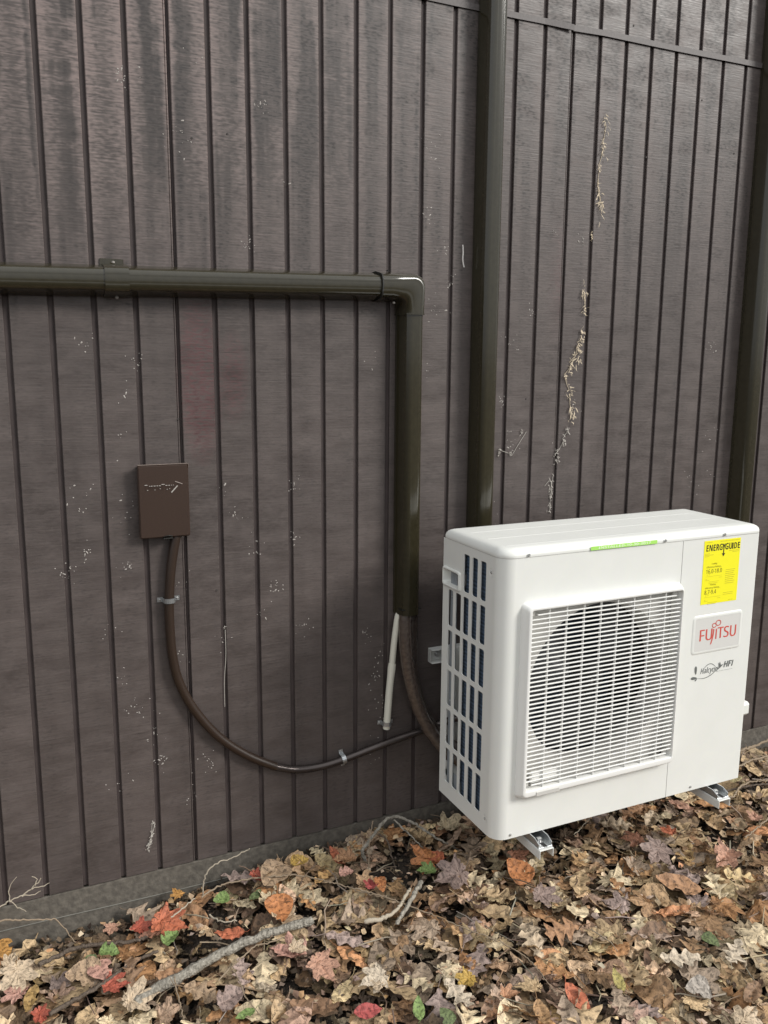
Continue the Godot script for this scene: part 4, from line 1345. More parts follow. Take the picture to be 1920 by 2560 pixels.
	stick("thin tan twig lying along the right side of the grey branch", [V(0.266, -0.062, 0.428), V(0.317, -0.053, 0.401), V(0.374, -0.046, 0.371), V(0.423, -0.041, 0.375), V(0.480, -0.036, 0.383)], 0.0022, 0.0016, M.bark_tan)
	stick("short straight pale twig above the red leaves", [V(0.203, -0.053, 0.153), V(0.238, -0.047, 0.135), V(0.274, -0.040, 0.117)], 0.0022, 0.0018, M.bark_pale)
	stick("pale curved stalk lying left of the round orange leaf", [V(0.298, -0.045, 0.197), V(0.308, -0.045, 0.220), V(0.333, -0.044, 0.246), V(0.357, -0.042, 0.254)], 0.0024, 0.0018, M.bark_pale)
	stick("very long thin twig crossing the litter in front of the unit", [V(0.688, -0.014, 0.293), V(0.749, -0.015, 0.360), V(0.838, -0.018, 0.482), V(0.891, -0.020, 0.562), V(0.945, -0.024, 0.633), V(0.981, -0.029, 0.713), V(0.982, -0.032, 0.775), V(0.979, -0.035, 0.841)], 0.0022, 0.0013, M.bark_tan)
	stick("curved strip of cream bark lying among the leaves", [V(0.661, -0.022, 0.426), V(0.708, -0.021, 0.432), V(0.758, -0.019, 0.419), V(0.829, -0.012, 0.359)], 0.0062, 0.004, M.bark_pale, "bark_strip", [], "bark")
	stick("dark weathered stick lying beside the strip of cream bark", [V(0.867, -0.008, 0.349), V(0.799, -0.013, 0.413), V(0.733, -0.018, 0.471)], 0.0065, 0.005, M.bark_grey)
	stick("brown root along the wall right of the unit", [V(2.18, -0.02, 0.13), V(2.334, 0.004, 0.130), V(2.409, 0.008, 0.130), V(2.448, 0.015, 0.130), V(2.56, 0.033, 0.130)], 0.0058, 0.004, M.bark_tan, "root", [], "root")
	stick("brown stick beyond the unit's lower right corner", [V(2.2, -0.05, 0.16), V(2.323, -0.050, 0.143), V(2.397, -0.051, 0.126), V(2.447, -0.053, 0.124), V(2.56, -0.056, 0.11)], 0.0045, 0.0038, M.bark_tan)
	stick("bent tan twig right of the unit's right foot", [V(2.082, -0.040, 0.309), V(2.112, -0.041, 0.312), V(2.171, -0.041, 0.280), V(2.228, -0.042, 0.261), V(2.275, -0.043, 0.264), V(2.40, -0.046, 0.30)], 0.0035, 0.0025, M.bark_tan)
	stick("straight brown twig behind the bent twig by the unit's right foot", [V(2.126, -0.050, 0.261), V(2.181, -0.051, 0.265), V(2.244, -0.053, 0.265), V(2.42, -0.058, 0.30)], 0.0038, 0.003, M.bark_brown)
	stick("pale straight twig on the litter at the right edge", [V(1.945, -0.044, 0.515), V(2.014, -0.045, 0.495), V(2.112, -0.046, 0.460), V(2.25, -0.048, 0.41)], 0.0026, 0.002, M.bark_tan)
	stick("fine pale stalk in the shade under the unit", [V(1.429, -0.020, 0.312), V(1.535, -0.020, 0.256)], 0.0016, 0.0014, M.bark_pale)
	stick("slender stalk lying down the left foreground litter", [V(0.304, -0.050, 0.408), V(0.309, -0.053, 0.476), V(0.309, -0.055, 0.516), V(0.328, -0.057, 0.605)], 0.0017, 0.0014, M.bark_tan)
	stick("thin upright stalk near the bottom edge left of centre", [V(0.168, -0.060, 0.378), V(0.164, -0.064, 0.439), V(0.163, -0.068, 0.513)], 0.0018, 0.0014, M.bark_tan)

# ---------------------------------------------------------------- leaves
func leaf_outline(kind: String, r: RandomNumberGenerator) -> Array:   # points of the right half from stalk to tip: [x, y]
	var o := []
	var ph := r.randf_range(-0.2, 0.2)
	var ww := r.randf_range(0.85, 1.15)
	match kind:
		"oak":
			var n := 22
			for k in n + 1:
				var t := float(k) / n
				var env := pow(sin(PI * pow(t, 0.85)), 0.75) * 0.30 * ww
				var lobe := 0.5 + 0.5 * cos(TAU * (3.6 * t + 0.15 + ph))
				var x := env * (1.0 - 0.62 * lobe)
				o.append([x, t + 0.16 * x])
		"red_oak":
			var n2 := 24
			for k in n2 + 1:
				var t := float(k) / n2
				var env := pow(sin(PI * pow(t, 0.9)), 0.7) * 0.40 * ww
				var s := absf(fposmod(3.5 * t + 0.1 + ph, 1.0) * 2.0 - 1.0)
				var x := env * (0.22 + 0.78 * pow(s, 1.6))
				o.append([x, t + 0.30 * x])
		"maple":
			var lobes := [[1.5708, 0.72], [0.78, 0.62], [-0.15, 0.44]]
			var n3 := 26
			for k in n3 + 1:
				var a := lerpf(-1.45, 1.5708, float(k) / n3)
				var rad := 0.26
				for l: Array in lobes:
					var d := absf(a - l[0] - (ph * 0.3 if l[0] < 1.5 else 0.0))
					rad = maxf(rad, l[1] * ww * pow(clampf(1.0 - d / 0.80, 0.0, 1.0), 0.85) + 0.04)
				if k % 3 == 1:
					rad *= 0.90
				o.append([maxf(rad * cos(a), 0.0), 0.30 + rad * sin(a)])
		"round":
			var n4 := 16
			for k in n4 + 1:
				var t := float(k) / n4
				var x := 0.42 * ww * pow(sin(PI * pow(t, 0.62)), 0.8) * (1.0 - 0.03 * (k % 2))
				o.append([x, t])
		_:
			var n5 := 16
			for k in n5 + 1:
				var t := float(k) / n5
				var x := 0.25 * ww * pow(sin(PI * pow(t, 0.8)), 0.95) * (1.0 - 0.05 * (k % 2))
				o.append([x, t])
	return o

func leaf_mesh(kind: String, seed_: int, curl: float) -> ArrayMesh:
	var r := RandomNumberGenerator.new()
	r.seed = seed_
	var nz := noise(seed_, 2.6, 2)
	var b := MB.new()
	var palm := kind == "maple"
	var roll := r.randf_range(0.3, 1.0) * curl * (1.0 if r.randf() < 0.7 else -0.7)
	var bend := r.randf_range(-0.7, 1.0) * curl
	var twist := r.randf_range(-0.6, 0.6) * curl
	var halves := [leaf_outline(kind, r), leaf_outline(kind, r)]
	var tear := r.randi_range(4, 14) if r.randf() < 0.35 else -9
	var shape := func(x: float, y: float) -> Vector3:
		# roll about the midrib, bend along it, twist, crumple; leaf about 1 long, midrib along -z
		var yy := y - 0.5
		var ang := x * roll * 3.2
		var k := maxf(absf(roll * 3.2), 0.001)
		var p := V(sin(absf(ang)) / k * signf(x), (1.0 - cos(ang)) / k * signf(roll), 0)
		var bk := bend * 1.6
		if absf(bk) > 0.01:
			p.y += (1.0 - cos(yy * bk)) / bk
			p.z = -sin(yy * bk) / bk
		else:
			p.z = -yy
		var tw := twist * yy * 1.6
		p = V(p.x * cos(tw) - p.y * sin(tw), p.x * sin(tw) + p.y * cos(tw), p.z)
		p.y += nz.get_noise_2d(x * 1.6 + 3.0, y * 1.6) * 0.075 * (0.4 + curl)
		p.y += 0.006 * cos((y - absf(x) * 0.5) * TAU * 6.0) * clampf(absf(x) * 8.0, 0.0, 1.0)
		p.y -= 0.02 * exp(-absf(x) * 20.0)
		return p
	for h in 2:
		var sg := 1.0 if h == 0 else -1.0
		var ol: Array = halves[h]
		var rows := []
		for k in ol.size():
			var x: float = ol[k][0]
			var y: float = ol[k][1]
			if k >= tear and k < tear + 3 and h == 1:
				x *= 0.55
			var fy := (0.28 + 0.5 * clampf(y - 0.45, 0.0, 1.0)) if palm else maxf(0.0, y - x * 0.55)
			if palm and y < 0.28: fy = y + (0.28 - y) * 0.75
			var row := []
			for s: float in [0.0, 0.45, 1.0]:
				var px := x * s * sg
				var py := lerpf(fy, y, s)
				row.append([shape.call(px, py), Vector2(0.5 + px * 0.62, 1.0 - py)])
			rows.append(row)
		# smooth normals
		var nn := []
		for k in rows.size():
			var nr := []
			for s in 3:
				var a: Vector3 = rows[mini(k + 1, rows.size() - 1)][s][0] - rows[maxi(k - 1, 0)][s][0]
				var c: Vector3 = rows[k][mini(s + 1, 2)][0] - rows[k][maxi(s - 1, 0)][0]
				var n := a.cross(c) * sg
				n = n.normalized() if n.length() > 1e-9 else V(0, 1, 0)
				if a.length() < 1e-6 or c.length() < 1e-6: n = V(0, 1, 0)
				nr.append(n)
			nn.append(nr)
		for k in rows.size() - 1:
			for s in 2:
				var A: Array = rows[k][s]; var B: Array = rows[k + 1][s]; var C: Array = rows[k + 1][s + 1]; var D: Array = rows[k][s + 1]
				if (A[0] - C[0]).length() < 1e-6: continue
				var f: Vector3 = (B[0] - A[0]).cross(C[0] - A[0])
				var n0: Vector3 = nn[k][s]; var n1: Vector3 = nn[k + 1][s]; var n2: Vector3 = nn[k + 1][s + 1]; var n3: Vector3 = nn[k][s + 1]
				b.tri3(A[0], B[0], C[0], n0, n1, n2, A[1], B[1], C[1])
				b.tri3(A[0], C[0], D[0], n0, n2, n3, A[1], C[1], D[1])
	# stalk
	var st := r.randf_range(0.12, 0.4)
	var s0: Vector3 = shape.call(0.0, 0.28 if palm else 0.0)
	var s1: Vector3 = s0 + V(r.randf_range(-0.1, 0.1), r.randf_range(0.0, 0.12), st * 0.5)
	var s2: Vector3 = s1 + V(r.randf_range(-0.12, 0.12), r.randf_range(-0.02, 0.1), st * 0.5)
	if r.randf() < 0.6:
		b.tube([s0, s1, s2], [0.012, 0.010, 0.008], 4, false)
	return b.mesh()

const KINDS := ["oak", "red_oak", "maple", "round", "long"]
var leaf_meshes := {}

func tone(base: Array) -> Color:
	var f := rng.randf_range(0.72, 1.2)
	return Color(clampf(base[0] * f * rng.randf_range(0.93, 1.07), 0, 1), clampf(base[1] * f * rng.randf_range(0.93, 1.07), 0, 1), clampf(base[2] * f * rng.randf_range(0.92, 1.08), 0, 1))

var pal_top := [[0.664, 0.475, 0.282], [0.756, 0.583, 0.379], [0.538, 0.335, 0.184], [0.596, 0.454, 0.33], [0.377, 0.238, 0.136], [0.825, 0.648, 0.427], [0.596, 0.335, 0.166], [0.481, 0.378, 0.292]]
var pal_low := [[0.09, 0.061, 0.039], [0.161, 0.112, 0.073], [0.218, 0.152, 0.101], [0.151, 0.116, 0.085], [0.066, 0.045, 0.03], [0.274, 0.205, 0.142]]
var pal_mid := [[0.264, 0.177, 0.109], [0.344, 0.253, 0.176], [0.493, 0.343, 0.209], [0.172, 0.113, 0.071], [0.596, 0.44, 0.276], [0.436, 0.268, 0.152], [0.505, 0.376, 0.267], [0.688, 0.526, 0.342]]

func leaf_basis(size: float, tilt: float) -> Basis:
	var bs := Basis(V(0, 1, 0), rng.randf() * TAU)
	bs = Basis(V(cos(rng.randf() * TAU), 0, sin(rng.randf() * TAU)).normalized(), rng.randfn(0, tilt)) * bs
	if rng.randf() < 0.45:
		bs = bs * Basis(V(0, 0, 1), PI)
	return bs.scaled(V(size, size, size))

func bare(x: float, z: float) -> float:   # 1 where the soil shows
	var d := 0.0
	d = maxf(d, 1.0 - V((x - 1.17) / 0.16, 0, (z - 0.17) / 0.07).length())
	d = maxf(d, 1.0 - V((x - 2.36) / 0.22, 0, (z - 0.24) / 0.08).length())
	d = maxf(d, (1.0 - V((x - 0.46) / 0.13, 0, (z - 0.50) / 0.07).length()) * 0.8)
	d = maxf(d, (1.0 - V((x - 1.35) / 0.25, 0, (z - 0.22) / 0.10).length()) * 0.7)
	d = maxf(d, (1.0 - V((x - 0.85) / 0.34, 0, (z - 0.20) / 0.15).length()) * 0.62)
	d = maxf(d, (1.0 - V((x - 0.30) / 0.40, 0, (z - 0.24) / 0.10).length()) * 0.5)
	d = maxf(d, (1.0 - V((x - 2.1) / 0.5, 0, (z - 0.35) / 0.14).length()) * 0.45)
	return clampf(d * 1.6, 0.0, 1.0)

func build_ground() -> void:
	# one sheet out to the horizon, fine near the wall
	var b := MB.new()
	var xs := []
	var zs := []
	for k in 121: xs.append(-1.6 + k * 0.05)
	for k in 71: zs.append(-0.1 + k * 0.04)
	xs.push_front(-4.0); xs.push_front(-20.0); xs.push_front(-400.0)
	xs.append(8.0); xs.append(25.0); xs.append(400.0)
	zs.push_front(-4.0); zs.push_front(-400.0)
	zs.append(5.0); zs.append(20.0); zs.append(400.0)
	var nz := noise(61, 3.0, 4)
	var hy := func(x: float, z: float) -> Vector3:
		return V(x, ground_y(clampf(x, -1.6, 4.4), maxf(z, 0.0)) - 0.022 + nz.get_noise_2d(x, z) * 0.03, z)
	for i in xs.size() - 1:
		for j in zs.size() - 1:
			var p: Array[Vector3] = [hy.call(xs[i], zs[j]), hy.call(xs[i + 1], zs[j]), hy.call(xs[i + 1], zs[j + 1]), hy.call(xs[i], zs[j + 1])]
			b.quad(p[0], p[1], p[2], p[3], V(0, 1, 0))
	var g := part("ground", b.mesh(), M.soil, self)
	tag(g, "dark bare soil under the leaf litter beside the house", "", "", "structure")
	g.set_meta("kind", "structure")

func scatter(called: String, label: String, meshes: Array, m: Material, cnt: int, xr: Vector2, zr: Vector2, size: Vector2, lift: Vector2, tilt: float, pal: Array, thin := 0.0) -> void:
	var per := cnt / meshes.size()
	var t := Node3D.new()
	t.name = numbered(called)
	add_child(t, true)
	tag(t, label, "leaf litter", "", "stuff")
	for mi in meshes.size():
		var mm := MultiMesh.new()
		mm.transform_format = MultiMesh.TRANSFORM_3D
		mm.use_colors = true
		mm.mesh = meshes[mi]
		var tr := []
		var cs := []
		for k in per:
			var x := rng.randf_range(xr.x, xr.y)
			var z := zr.x + (zr.y - zr.x) * rng.randf()
			if thin > 0.0 and rng.randf() < bare(x, z) * thin:
				continue
			if thin > 0.0 and x < 0.75 and rng.randf() < 0.22:
				continue
			var sz := rng.randf_range(size.x, size.y)
			z = maxf(z, sz * 0.30)
			var y := ground_y(x, z) + rng.randf_range(lift.x, lift.y)
			tr.append(Transform3D(leaf_basis(sz, tilt), V(x, y, z)))
			cs.append(tone(pal[rng.randi() % pal.size()]))
		mm.instance_count = tr.size()
		for k in tr.size():
			mm.set_instance_transform(k, tr[k])
			mm.set_instance_color(k, cs[k])
		var mi3 := MultiMeshInstance3D.new()
		mi3.name = "leaves" if mi == 0 else "leaves_%03d" % mi
		mi3.multimesh = mm
		mi3.material_override = m
		mi3.set_meta("kind", "stuff")
		t.add_child(mi3, true)

func crumb_mesh(seed_: int) -> ArrayMesh:
	var r := RandomNumberGenerator.new()
	r.seed = seed_
	var b := MB.new()
	var n := r.randi_range(4, 6)
	var ring := []
	for k in n:
		var a := TAU * k / n + r.randf_range(-0.3, 0.3)
		ring.append(V(cos(a) * r.randf_range(0.25, 0.6), r.randf_range(-0.15, 0.2), sin(a) * r.randf_range(0.25, 0.6)))
	var c := V(0, r.randf_range(-0.15, 0.2), 0)
	for k in n:
		b.tri(c, ring[k], ring[(k + 1) % n], V(0, 1, 0))
	return b.mesh()

func build_leaves() -> void:
	for kd: String in KINDS:
		var l := []
		for k in 8:
			l.append(leaf_mesh(kd, 100 + k * 17 + kd.length() * 1000, [0.25, 0.45, 0.6, 0.85, 0.3, 0.75, 1.05, 0.5][k]))
		leaf_meshes[kd] = l
	var vm_palm := leaf_mat(Color.WHITE, true, true)
	var vm_pinn := leaf_mat(Color.WHITE, false, true)
	var crumbs := []
	for k in 6: crumbs.append(crumb_mesh(700 + k))
	var vm_crumb := mat(Color.WHITE, 0.85)
	vm_crumb.vertex_color_use_as_albedo = true
	var XR := Vector2(-0.95, 3.9)
	scatter("leaf_crumbs", "dark broken crumbs of old leaf on the soil", crumbs, vm_crumb, 24000, XR, Vector2(0.0, 1.5), Vector2(0.006, 0.026), Vector2(-0.018, 0.016), 0.9, pal_low)
	var pinn: Array = leaf_meshes["oak"] + leaf_meshes["red_oak"] + leaf_meshes["long"] + leaf_meshes["round"].slice(0, 4)
	scatter("old_leaf_layer", "dark rotting lower layer of leaves", pinn, vm_pinn, 6000, XR, Vector2(0.01, 1.6), Vector2(0.035, 0.085), Vector2(-0.015, 0.010), 0.45, pal_low, 0.9)
	scatter("old_maple_layer", "dark rotting maple leaves in the lower layer", leaf_meshes["maple"], vm_palm, 1500, XR, Vector2(0.01, 1.6), Vector2(0.035, 0.075), Vector2(-0.015, 0.010), 0.45, pal_low, 0.9)
	scatter("brown_leaf_layer", "mixed brown leaves in the middle of the litter", pinn, vm_pinn, 2500, XR, Vector2(0.03, 1.6), Vector2(0.060, 0.135), Vector2(0.0, 0.026), 0.42, pal_mid, 1.0)
	scatter("brown_maple_layer", "mixed brown maple leaves in the middle of the litter", leaf_meshes["maple"], vm_palm, 620, XR, Vector2(0.03, 1.6), Vector2(0.045, 0.095), Vector2(0.0, 0.026), 0.42, pal_mid, 1.0)
	scatter("pale_leaf_layer", "pale tan oak leaves lying on the litter", leaf_meshes["oak"] + leaf_meshes["long"], vm_pinn, 700, XR, Vector2(0.05, 1.5), Vector2(0.07, 0.135), Vector2(0.014, 0.032), 0.36, pal_top, 1.0)
	scatter("leaf_bits", "torn bits of tan leaf", crumbs, vm_crumb, 4500, XR, Vector2(0.02, 1.5), Vector2(0.010, 0.030), Vector2(0.008, 0.028), 0.6, pal_top + pal_mid, 0.3)
	var bits := []
	for k in 5:
		var tb := MB.new()
		var r5 := RandomNumberGenerator.new()
		r5.seed = 900 + k
		tb.tube([V(-0.5, 0, 0), V(-0.15, r5.randf_range(-0.03, 0.05), r5.randf_range(-0.05, 0.05)), V(0.2, r5.randf_range(-0.03, 0.05), r5.randf_range(-0.07, 0.07)), V(0.5, 0, 0)], [0.014, 0.016, 0.013, 0.009], 5)
		bits.append(tb.mesh())
	scatter("twig_bits", "short broken twigs and stalks mixed into the litter", bits, vm_crumb, 420, XR, Vector2(0.03, 1.4), Vector2(0.05, 0.16), Vector2(0.016, 0.036), 0.16, [[0.22, 0.16, 0.11], [0.38, 0.30, 0.21], [0.13, 0.09, 0.065], [0.30, 0.26, 0.21]])
	named_leaves()
	loose_leaves()

func named_leaf(label: String, kind: String, c: Color, px: Vector2, size: float, turn: float, lift := 0.03, tilt := 0.3, variant := -1) -> void:
	var palm := kind == "maple"
	var o := MeshInstance3D.new()
	o.name = numbered("fallen_leaf")
	var k := variant if variant >= 0 else rng.randi() % 8
	o.mesh = leaf_meshes[kind][k]
	o.material_override = leaf_mat(c.lerp(Color(0.42, 0.33, 0.25), 0.22).linear_to_srgb(), palm)
	var bs := Basis(V(1, 0, 0), tilt) * Basis(V(0, 1, 0), turn)
	o.transform = Transform3D(bs.scaled(V(size, size, size)), V(px.x, ground_y(px.x, px.y) + lift + 0.012, px.y))
	add_child(o, true)
	tag(o, label, "leaf", "fallen leaves")

func named_leaves() -> void:
	named_leaf("glowing orange leaf cut by the left edge, below the foundation", "round", Color(0.600, 0.300, 0.060), Vector2(-0.218, 0.045), 0.072, 3.46, 0.036, 0.18)
	named_leaf("pale cream maple leaf near the lower left corner", "maple", Color(0.660, 0.540, 0.400), Vector2(-0.185, 0.174), 0.094, 3.21, 0.039, 0.45)
	named_leaf("faded pink leaf under the cream maple leaf, lower left", "maple", Color(0.620, 0.340, 0.290), Vector2(-0.197, 0.209), 0.073, 0.79, 0.030, 0.07)
	named_leaf("narrow ochre leaf near the lower left corner", "long", Color(0.420, 0.270, 0.080), Vector2(-0.159, 0.251), 0.077, 2.77, 0.028, 0.26)
	named_leaf("large brick-red leaf at the foot of the foundation, left", "maple", Color(0.560, 0.130, 0.055), Vector2(0.194, 0.148), 0.101, 4.08, 0.031, 0.35)
	named_leaf("small red leaf just left of the large brick-red leaf", "maple", Color(0.500, 0.075, 0.045), Vector2(0.127, 0.125), 0.064, 3.71, 0.028, 0.30)
	named_leaf("red-brown folded leaf below the small red leaf", "long", Color(0.260, 0.090, 0.050), Vector2(0.144, 0.167), 0.068, 1.63, 0.033, 0.18)
	named_leaf("bright scarlet leaf beside the knobbly brown stick, lower left", "maple", Color(0.500, 0.075, 0.045), Vector2(0.033, 0.298), 0.068, 4.35, 0.033, 0.12)
	named_leaf("pale pink rounded leaf above the scarlet leaf, lower left", "round", Color(0.620, 0.340, 0.290), Vector2(0.012, 0.239), 0.074, 3.42, 0.037, 0.19)
	named_leaf("broad tan leaf left of the pale pink leaf", "round", Color(0.460, 0.330, 0.220), Vector2(-0.034, 0.225), 0.094, 1.39, 0.033, 0.47)
	named_leaf("large brown oak leaf right of the scarlet leaf", "red_oak", Color(0.260, 0.150, 0.085), Vector2(0.074, 0.285), 0.108, 6.13, 0.036, 0.46)
	named_leaf("bright green leaf just right of the large brick-red leaf", "round", Color(0.170, 0.330, 0.080), Vector2(0.191, 0.208), 0.057, 5.31, 0.033, 0.09)
	named_leaf("green leaf above the pale pink leaf, left foreground", "round", Color(0.170, 0.330, 0.080), Vector2(0.037, 0.180), 0.056, 4.10, 0.035, 0.21)
	named_leaf("dark green leaf beside the broad tan leaf", "round", Color(0.075, 0.160, 0.045), Vector2(-0.017, 0.192), 0.046, 1.41, 0.033, 0.26)
	named_leaf("green leaf under the long twig at the foundation", "round", Color(0.170, 0.330, 0.080), Vector2(0.345, 0.135), 0.049, 1.69, 0.032, 0.26)
	named_leaf("narrow dark green leaf by the round orange leaf", "long", Color(0.075, 0.160, 0.045), Vector2(0.434, 0.175), 0.052, 5.40, 0.035, 0.18)
	named_leaf("green leaf cut by the bottom edge, left of centre", "long", Color(0.170, 0.330, 0.080), Vector2(0.299, 0.552), 0.055, 1.75, 0.033, 0.14)
	named_leaf("curled orange-red leaf above the thick grey branch", "long", Color(0.560, 0.130, 0.055), Vector2(0.330, 0.281), 0.087, 1.26, 0.034, 0.09)
	named_leaf("round orange leaf at the upper end of the grey branch", "round", Color(0.580, 0.210, 0.060), Vector2(0.480, 0.255), 0.091, 3.04, 0.032, 0.37)
	named_leaf("yellow leaf against the foundation, left of centre", "round", Color(0.580, 0.380, 0.060), Vector2(0.592, 0.099), 0.060, 4.69, 0.036, 0.36)
	named_leaf("broad pale tan leaf lying at the foot of the foundation", "round", Color(0.460, 0.330, 0.220), Vector2(0.503, 0.119), 0.107, 2.35, 0.036, 0.20)
	named_leaf("red leaf tucked left of the broad pale tan leaf", "maple", Color(0.500, 0.075, 0.045), Vector2(0.462, 0.098), 0.058, 3.60, 0.032, 0.25)
	named_leaf("upright red leaf by the arched vine", "long", Color(0.560, 0.130, 0.055), Vector2(0.704, 0.113), 0.073, 0.39, 0.031, 0.49)
	named_leaf("tan-orange leaf leaning on the upright red leaf", "maple", Color(0.420, 0.220, 0.110), Vector2(0.718, 0.144), 0.079, 1.45, 0.036, 0.34)
	named_leaf("small pink leaf below the tan-orange leaf", "round", Color(0.620, 0.340, 0.290), Vector2(0.699, 0.202), 0.046, 4.55, 0.034, 0.32)
	named_leaf("small orange leaf standing against the foundation, left", "maple", Color(0.600, 0.300, 0.060), Vector2(0.241, 0.040), 0.047, 0.42, 0.029, 0.14)
	named_leaf("large faded pink leaf right of the grey branch", "maple", Color(0.620, 0.340, 0.290), Vector2(0.456, 0.416), 0.095, 0.95, 0.029, 0.11)
	named_leaf("salmon leaf right of the large faded pink leaf", "maple", Color(0.550, 0.300, 0.220), Vector2(0.511, 0.503), 0.083, 3.47, 0.030, 0.48)
	named_leaf("cream leaf lying on the large faded pink leaf", "maple", Color(0.660, 0.540, 0.400), Vector2(0.477, 0.421), 0.060, 4.28, 0.034, 0.37)
	named_leaf("white maple leaf in the foreground left of centre", "maple", Color(0.680, 0.600, 0.490), Vector2(0.610, 0.609), 0.075, 1.66, 0.039, 0.43)
	named_leaf("crimson leaf cut by the bottom edge near the centre", "long", Color(0.420, 0.030, 0.050), Vector2(0.559, 0.682), 0.073, 4.56, 0.034, 0.43)
	named_leaf("cream maple leaf below the grey branch, bottom left", "maple", Color(0.660, 0.540, 0.400), Vector2(0.082, 0.370), 0.091, 4.68, 0.036, 0.46)
	named_leaf("large tan oak leaf below the grey branch", "oak", Color(0.460, 0.330, 0.220), Vector2(0.223, 0.431), 0.105, 3.98, 0.032, 0.30)
	named_leaf("orange-brown narrow leaf over the grey branch end", "long", Color(0.420, 0.220, 0.110), Vector2(0.164, 0.337), 0.094, 1.23, 0.030, 0.38)
	named_leaf("mauve leaf below the grey branch, bottom", "round", Color(0.330, 0.250, 0.245), Vector2(0.281, 0.494), 0.075, 4.93, 0.040, 0.43)
	named_leaf("red leaf cut by the bottom edge at the left", "maple", Color(0.500, 0.075, 0.045), Vector2(-0.139, 0.320), 0.061, 3.41, 0.029, 0.27)
	named_leaf("cream leaf below the orange leaf at the left edge", "maple", Color(0.660, 0.540, 0.400), Vector2(-0.201, 0.102), 0.056, 5.83, 0.037, 0.27)
	named_leaf("small salmon leaf against the foundation, left", "maple", Color(0.550, 0.300, 0.220), Vector2(0.051, 0.089), 0.046, 2.86, 0.031, 0.13)
	named_leaf("orange leaf with a red side, below the arched vine", "maple", Color(0.580, 0.210, 0.060), Vector2(0.938, 0.235), 0.105, 0.46, 0.039, 0.34)
	named_leaf("red leaf overlapping the orange leaf below the arched vine", "round", Color(0.560, 0.130, 0.055), Vector2(0.966, 0.242), 0.064, 0.90, 0.033, 0.07)
	named_leaf("green leaf below the orange leaf under the arched vine", "maple", Color(0.170, 0.330, 0.080), Vector2(0.913, 0.296), 0.062, 1.31, 0.037, 0.34)
	named_leaf("small orange leaf left of the green leaf under the vine", "round", Color(0.580, 0.210, 0.060), Vector2(0.768, 0.291), 0.053, 3.01, 0.031, 0.34)
	named_leaf("dark crimson leaf half buried near the arched vine", "maple", Color(0.420, 0.030, 0.050), Vector2(0.744, 0.278), 0.049, 6.01, 0.033, 0.08)
	named_leaf("orange leaf in front of the unit left foot", "round", Color(0.580, 0.210, 0.060), Vector2(1.172, 0.384), 0.095, 0.36, 0.029, 0.48)
	named_leaf("red-brown leaf just under the unit left foot", "maple", Color(0.260, 0.090, 0.050), Vector2(1.202, 0.336), 0.073, 3.40, 0.038, 0.13)
	named_leaf("mauve maple leaf right of the green leaf under the vine", "maple", Color(0.330, 0.250, 0.245), Vector2(0.974, 0.340), 0.117, 1.63, 0.036, 0.45)
	named_leaf("mauve maple leaf below the middle of the unit", "maple", Color(0.330, 0.250, 0.245), Vector2(1.635, 0.457), 0.103, 2.14, 0.029, 0.44)
	named_leaf("orange-brown oak leaf under the unit front edge", "oak", Color(0.420, 0.220, 0.110), Vector2(1.713, 0.261), 0.125, 1.83, 0.037, 0.12)
	named_leaf("cream oak leaf left of the orange-brown oak leaf", "oak", Color(0.660, 0.540, 0.400), Vector2(1.607, 0.299), 0.121, 4.36, 0.038, 0.38)
	named_leaf("pale curled leaf right of the orange-brown oak leaf", "long", Color(0.660, 0.540, 0.400), Vector2(1.727, 0.327), 0.105, 2.26, 0.037, 0.11)
	named_leaf("salmon-tan leaf below the unit right foot", "maple", Color(0.550, 0.300, 0.220), Vector2(1.819, 0.553), 0.105, 1.97, 0.033, 0.44)
	named_leaf("large smooth orange-tan leaf in the right middle ground", "long", Color(0.420, 0.220, 0.110), Vector2(1.572, 0.612), 0.144, 0.97, 0.039, 0.41)
	named_leaf("large cream oak leaf in the middle foreground", "oak", Color(0.660, 0.540, 0.400), Vector2(1.049, 0.638), 0.130, 6.10, 0.032, 0.14)
	named_leaf("tan oak leaf touching the large cream oak leaf", "red_oak", Color(0.420, 0.220, 0.110), Vector2(1.133, 0.651), 0.109, 1.51, 0.038, 0.48)
	named_leaf("large whitish folded leaf in the right foreground", "oak", Color(0.680, 0.600, 0.490), Vector2(1.360, 0.845), 0.116, 4.39, 0.034, 0.18)
	named_leaf("white oak leaf near the right edge of the foreground", "oak", Color(0.680, 0.600, 0.490), Vector2(1.508, 0.883), 0.101, 5.24, 0.038, 0.09)
	named_leaf("blue-grey round leaf in the right foreground", "round", Color(0.420, 0.400, 0.380), Vector2(1.323, 0.942), 0.070, 1.36, 0.038, 0.43)
	named_leaf("smooth brown leaf near the lower right corner", "long", Color(0.260, 0.150, 0.085), Vector2(1.439, 1.002), 0.088, 1.98, 0.031, 0.24)
	named_leaf("folded orange-red leaf near the bottom edge, centre", "long", Color(0.560, 0.130, 0.055), Vector2(1.030, 0.855), 0.091, 3.39, 0.029, 0.43)
	named_leaf("white oak leaf near the bottom edge, left of centre", "oak", Color(0.680, 0.600, 0.490), Vector2(0.773, 0.734), 0.099, 3.36, 0.037, 0.15)
	named_leaf("cream oak leaf above the crimson leaf at the bottom", "oak", Color(0.660, 0.540, 0.400), Vector2(0.611, 0.605), 0.081, 6.06, 0.037, 0.20)
	named_leaf("long green leaf at the bottom edge, left of centre", "long", Color(0.170, 0.330, 0.080), Vector2(0.667, 0.731), 0.060, 5.96, 0.036, 0.43)
	named_leaf("dark green leaf at the bottom edge, left of centre", "round", Color(0.075, 0.160, 0.045), Vector2(0.719, 0.770), 0.046, 0.29, 0.029, 0.38)
